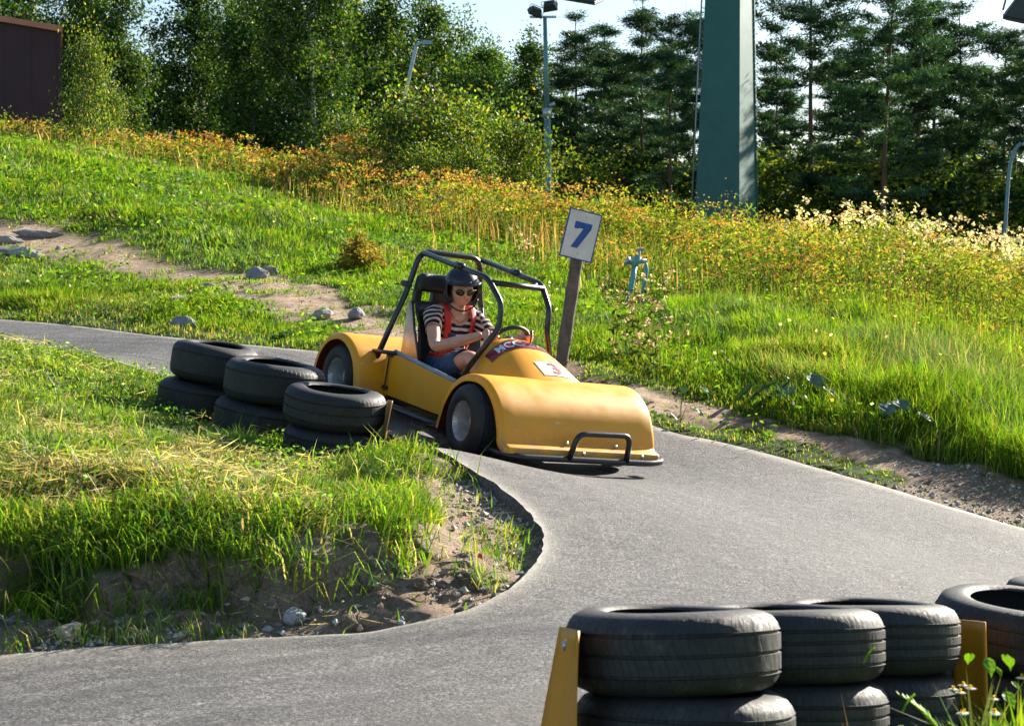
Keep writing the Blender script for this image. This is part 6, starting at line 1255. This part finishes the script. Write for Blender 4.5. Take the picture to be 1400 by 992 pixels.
V, Fc = bx2(0, ln, 0, 3.2, 0, hgt); obj('wall', V, Fc, M_wall, bl, False)
mb = MB(); k = .0
while k < ln: V, Fc = bx2(k+.02, k+.035, -.006, .004, 0.1, hgt-.05); mb.add(V, Fc); k += .60
V, Fc = bx2(0, .05, -.02, -.004, .1, hgt); 
mb.V = mb.V; cl_ = mb.build('cladding_ribs', [M_wall], bl, False)
V, Fc = bx2(-.06, ln+.1, -.10, 3.3, hgt, hgt+.13); obj('roof', V, Fc, M_roof, bl, False)
V, Fc = bx2(-.02, .06, -.03, .05, .1, hgt-.002); obj('corner_trim', V, Fc, M_wall, bl, False)

# ---------------------------------------------------------------- number post
D = 13.9; b = at(763, 497, D); b[2] = gz(b[0], b[1])-.15; tpp = at(793, 325, D+.05); e = empty('number_post', 'weathered leaning wooden post with a white sign showing a blue 7', 'sign', loc=b); T_ = tpp-b; ax = T_/np.linalg.norm(T_)
V, Fc = tube([T_*t for t in np.linspace(0, 1.02, 12)], [.052+.003*math.sin(i*2.1) for i in range(12)], 14); V = np.array(V); obj('post', V, Fc, M_wood, e)
C4 = [at(*p)-b for p in ((779.5, 284, D-.07), (823.5, 293.5, D-.02), (808, 361, D-.02), (764, 348, D-.07))]; cn = sum(C4)/4; ux = (C4[1]-C4[0]+C4[2]-C4[3])/2; vy = (C4[0]-C4[3]+C4[1]-C4[2])/2; wS = np.linalg.norm(ux); ux /= wS; vy -= ux*(vy @ ux); hS = np.linalg.norm(vy); vy /= hS; nz = np.cross(ux, vy)
def board(w_, h_, t0, t1, nm, mt, par, rnd=0):
    V = [cn+ux*sx*w_/2+vy*sy*h_/2+nz*t for t in (t0, t1) for sx, sy in ((-1, -1), (1, -1), (1, 1), (-1, 1))]; o = obj(nm, V, [(3, 2, 1, 0), (4, 5, 6, 7), (0, 1, 5, 4), (1, 2, 6, 5), (2, 3, 7, 6), (3, 0, 4, 7)], mt, par, False); return o
bd = board(wS, hS, -.006, .006, 'sign_board', M_blue, e); board(wS-.020, hS-.020, .0062, .0085, 'sign_face', M_white, bd)
gl = [(-.068, .104), (.074, .104), (.074, .062), (-.006, -.108), (-.062, -.108), (.008, .054), (-.028, .054), (-.034, .046), (-.068, .046)]
k_ = hS/.40; V = [cn+ux*x*k_+vy*y*k_+nz*t for t in (.0088, .0105) for x, y in gl]; m_ = len(gl); obj('numeral_seven', V, [tuple(range(2*m_-1, m_-1, -1)), tuple(range(m_))]+[(i, (i+1) % m_, m_+(i+1) % m_, m_+i) for i in range(m_)], M_blue, bd, False)
for yy in (.15, -.15): bolt(bd, cn+vy*yy*k_+ux*.01+nz*.0088, nz, .006, 'nail')
V, Fc = tube([T_*1.0+vy*.11-nz*.05, T_*1.0+vy*.165-nz*.03], .035, 10); obj('post_cap', V, Fc, M_wood, e)

# ---------------------------------------------------------------- standpipe
D = 19.5; b = at(862, 420, D); b[2] = gz(b[0], b[1]); e = empty('water_standpipe', 'pair of leaning turquoise pipes with a valve on top in the meadow', 'pipe', loc=b); M_tq = surf('worn_turquoise_paint', (.10, .36, .38), (.28, .38, .36), rough=.5, nscale=9, lo=.45, hi=.7)
pt = lambda px, py, dd=0: at(px, py, D+dd)-b
V, Fc = tube([pt(857, 428), pt(868, 362)], .031, 12); obj('pipe', V, Fc, M_tq, e); V, Fc = tube(fillet([pt(874, 428), pt(884, 368), pt(881, 357), pt(868, 356)], .08, 6), .025, 12); obj('bent_pipe', V, Fc, M_tq, e)
V, Fc = tube([pt(857, 358), pt(884, 357)], .026, 12); va = obj('valve_body', V, Fc, M_galv, e); V, Fc = tube([pt(866, 364), pt(873, 350)], .042, 12); obj('valve_collar', V, Fc, M_tq, va); V, Fc = tube([pt(873, 354), pt(875, 341)], .013, 8); obj('valve_stem', V, Fc, M_galv, va)
V, Fc = tube([pt(870, 342), pt(879, 340)], .02, 10); obj('valve_handle', V, Fc, M_galv, va); V, Fc = tube([pt(855, 356), pt(859, 358)], .055, 12); obj('flange', V, Fc, M_galv, va)
# small red litter piece in the gravel
p = hit(656, 763); p[2] = ground_h([p[0]], [p[1]])[0]+.014; V = [(-.012, 0, 0), (.012, .004, .002), (.010, 0, .034), (-.006, -.004, .038), (0, .012, .018)]; o = obj('litter_scrap', V, [(0, 1, 4), (1, 2, 4), (2, 3, 4), (3, 0, 4), (0, 3, 2, 1)], surf('red_litter', (.62, .03, .015), rough=.5, bmp=0), None, False); o.location = p; tag(o, 'small red scrap lying in the gravel at the tip of the island', 'litter')
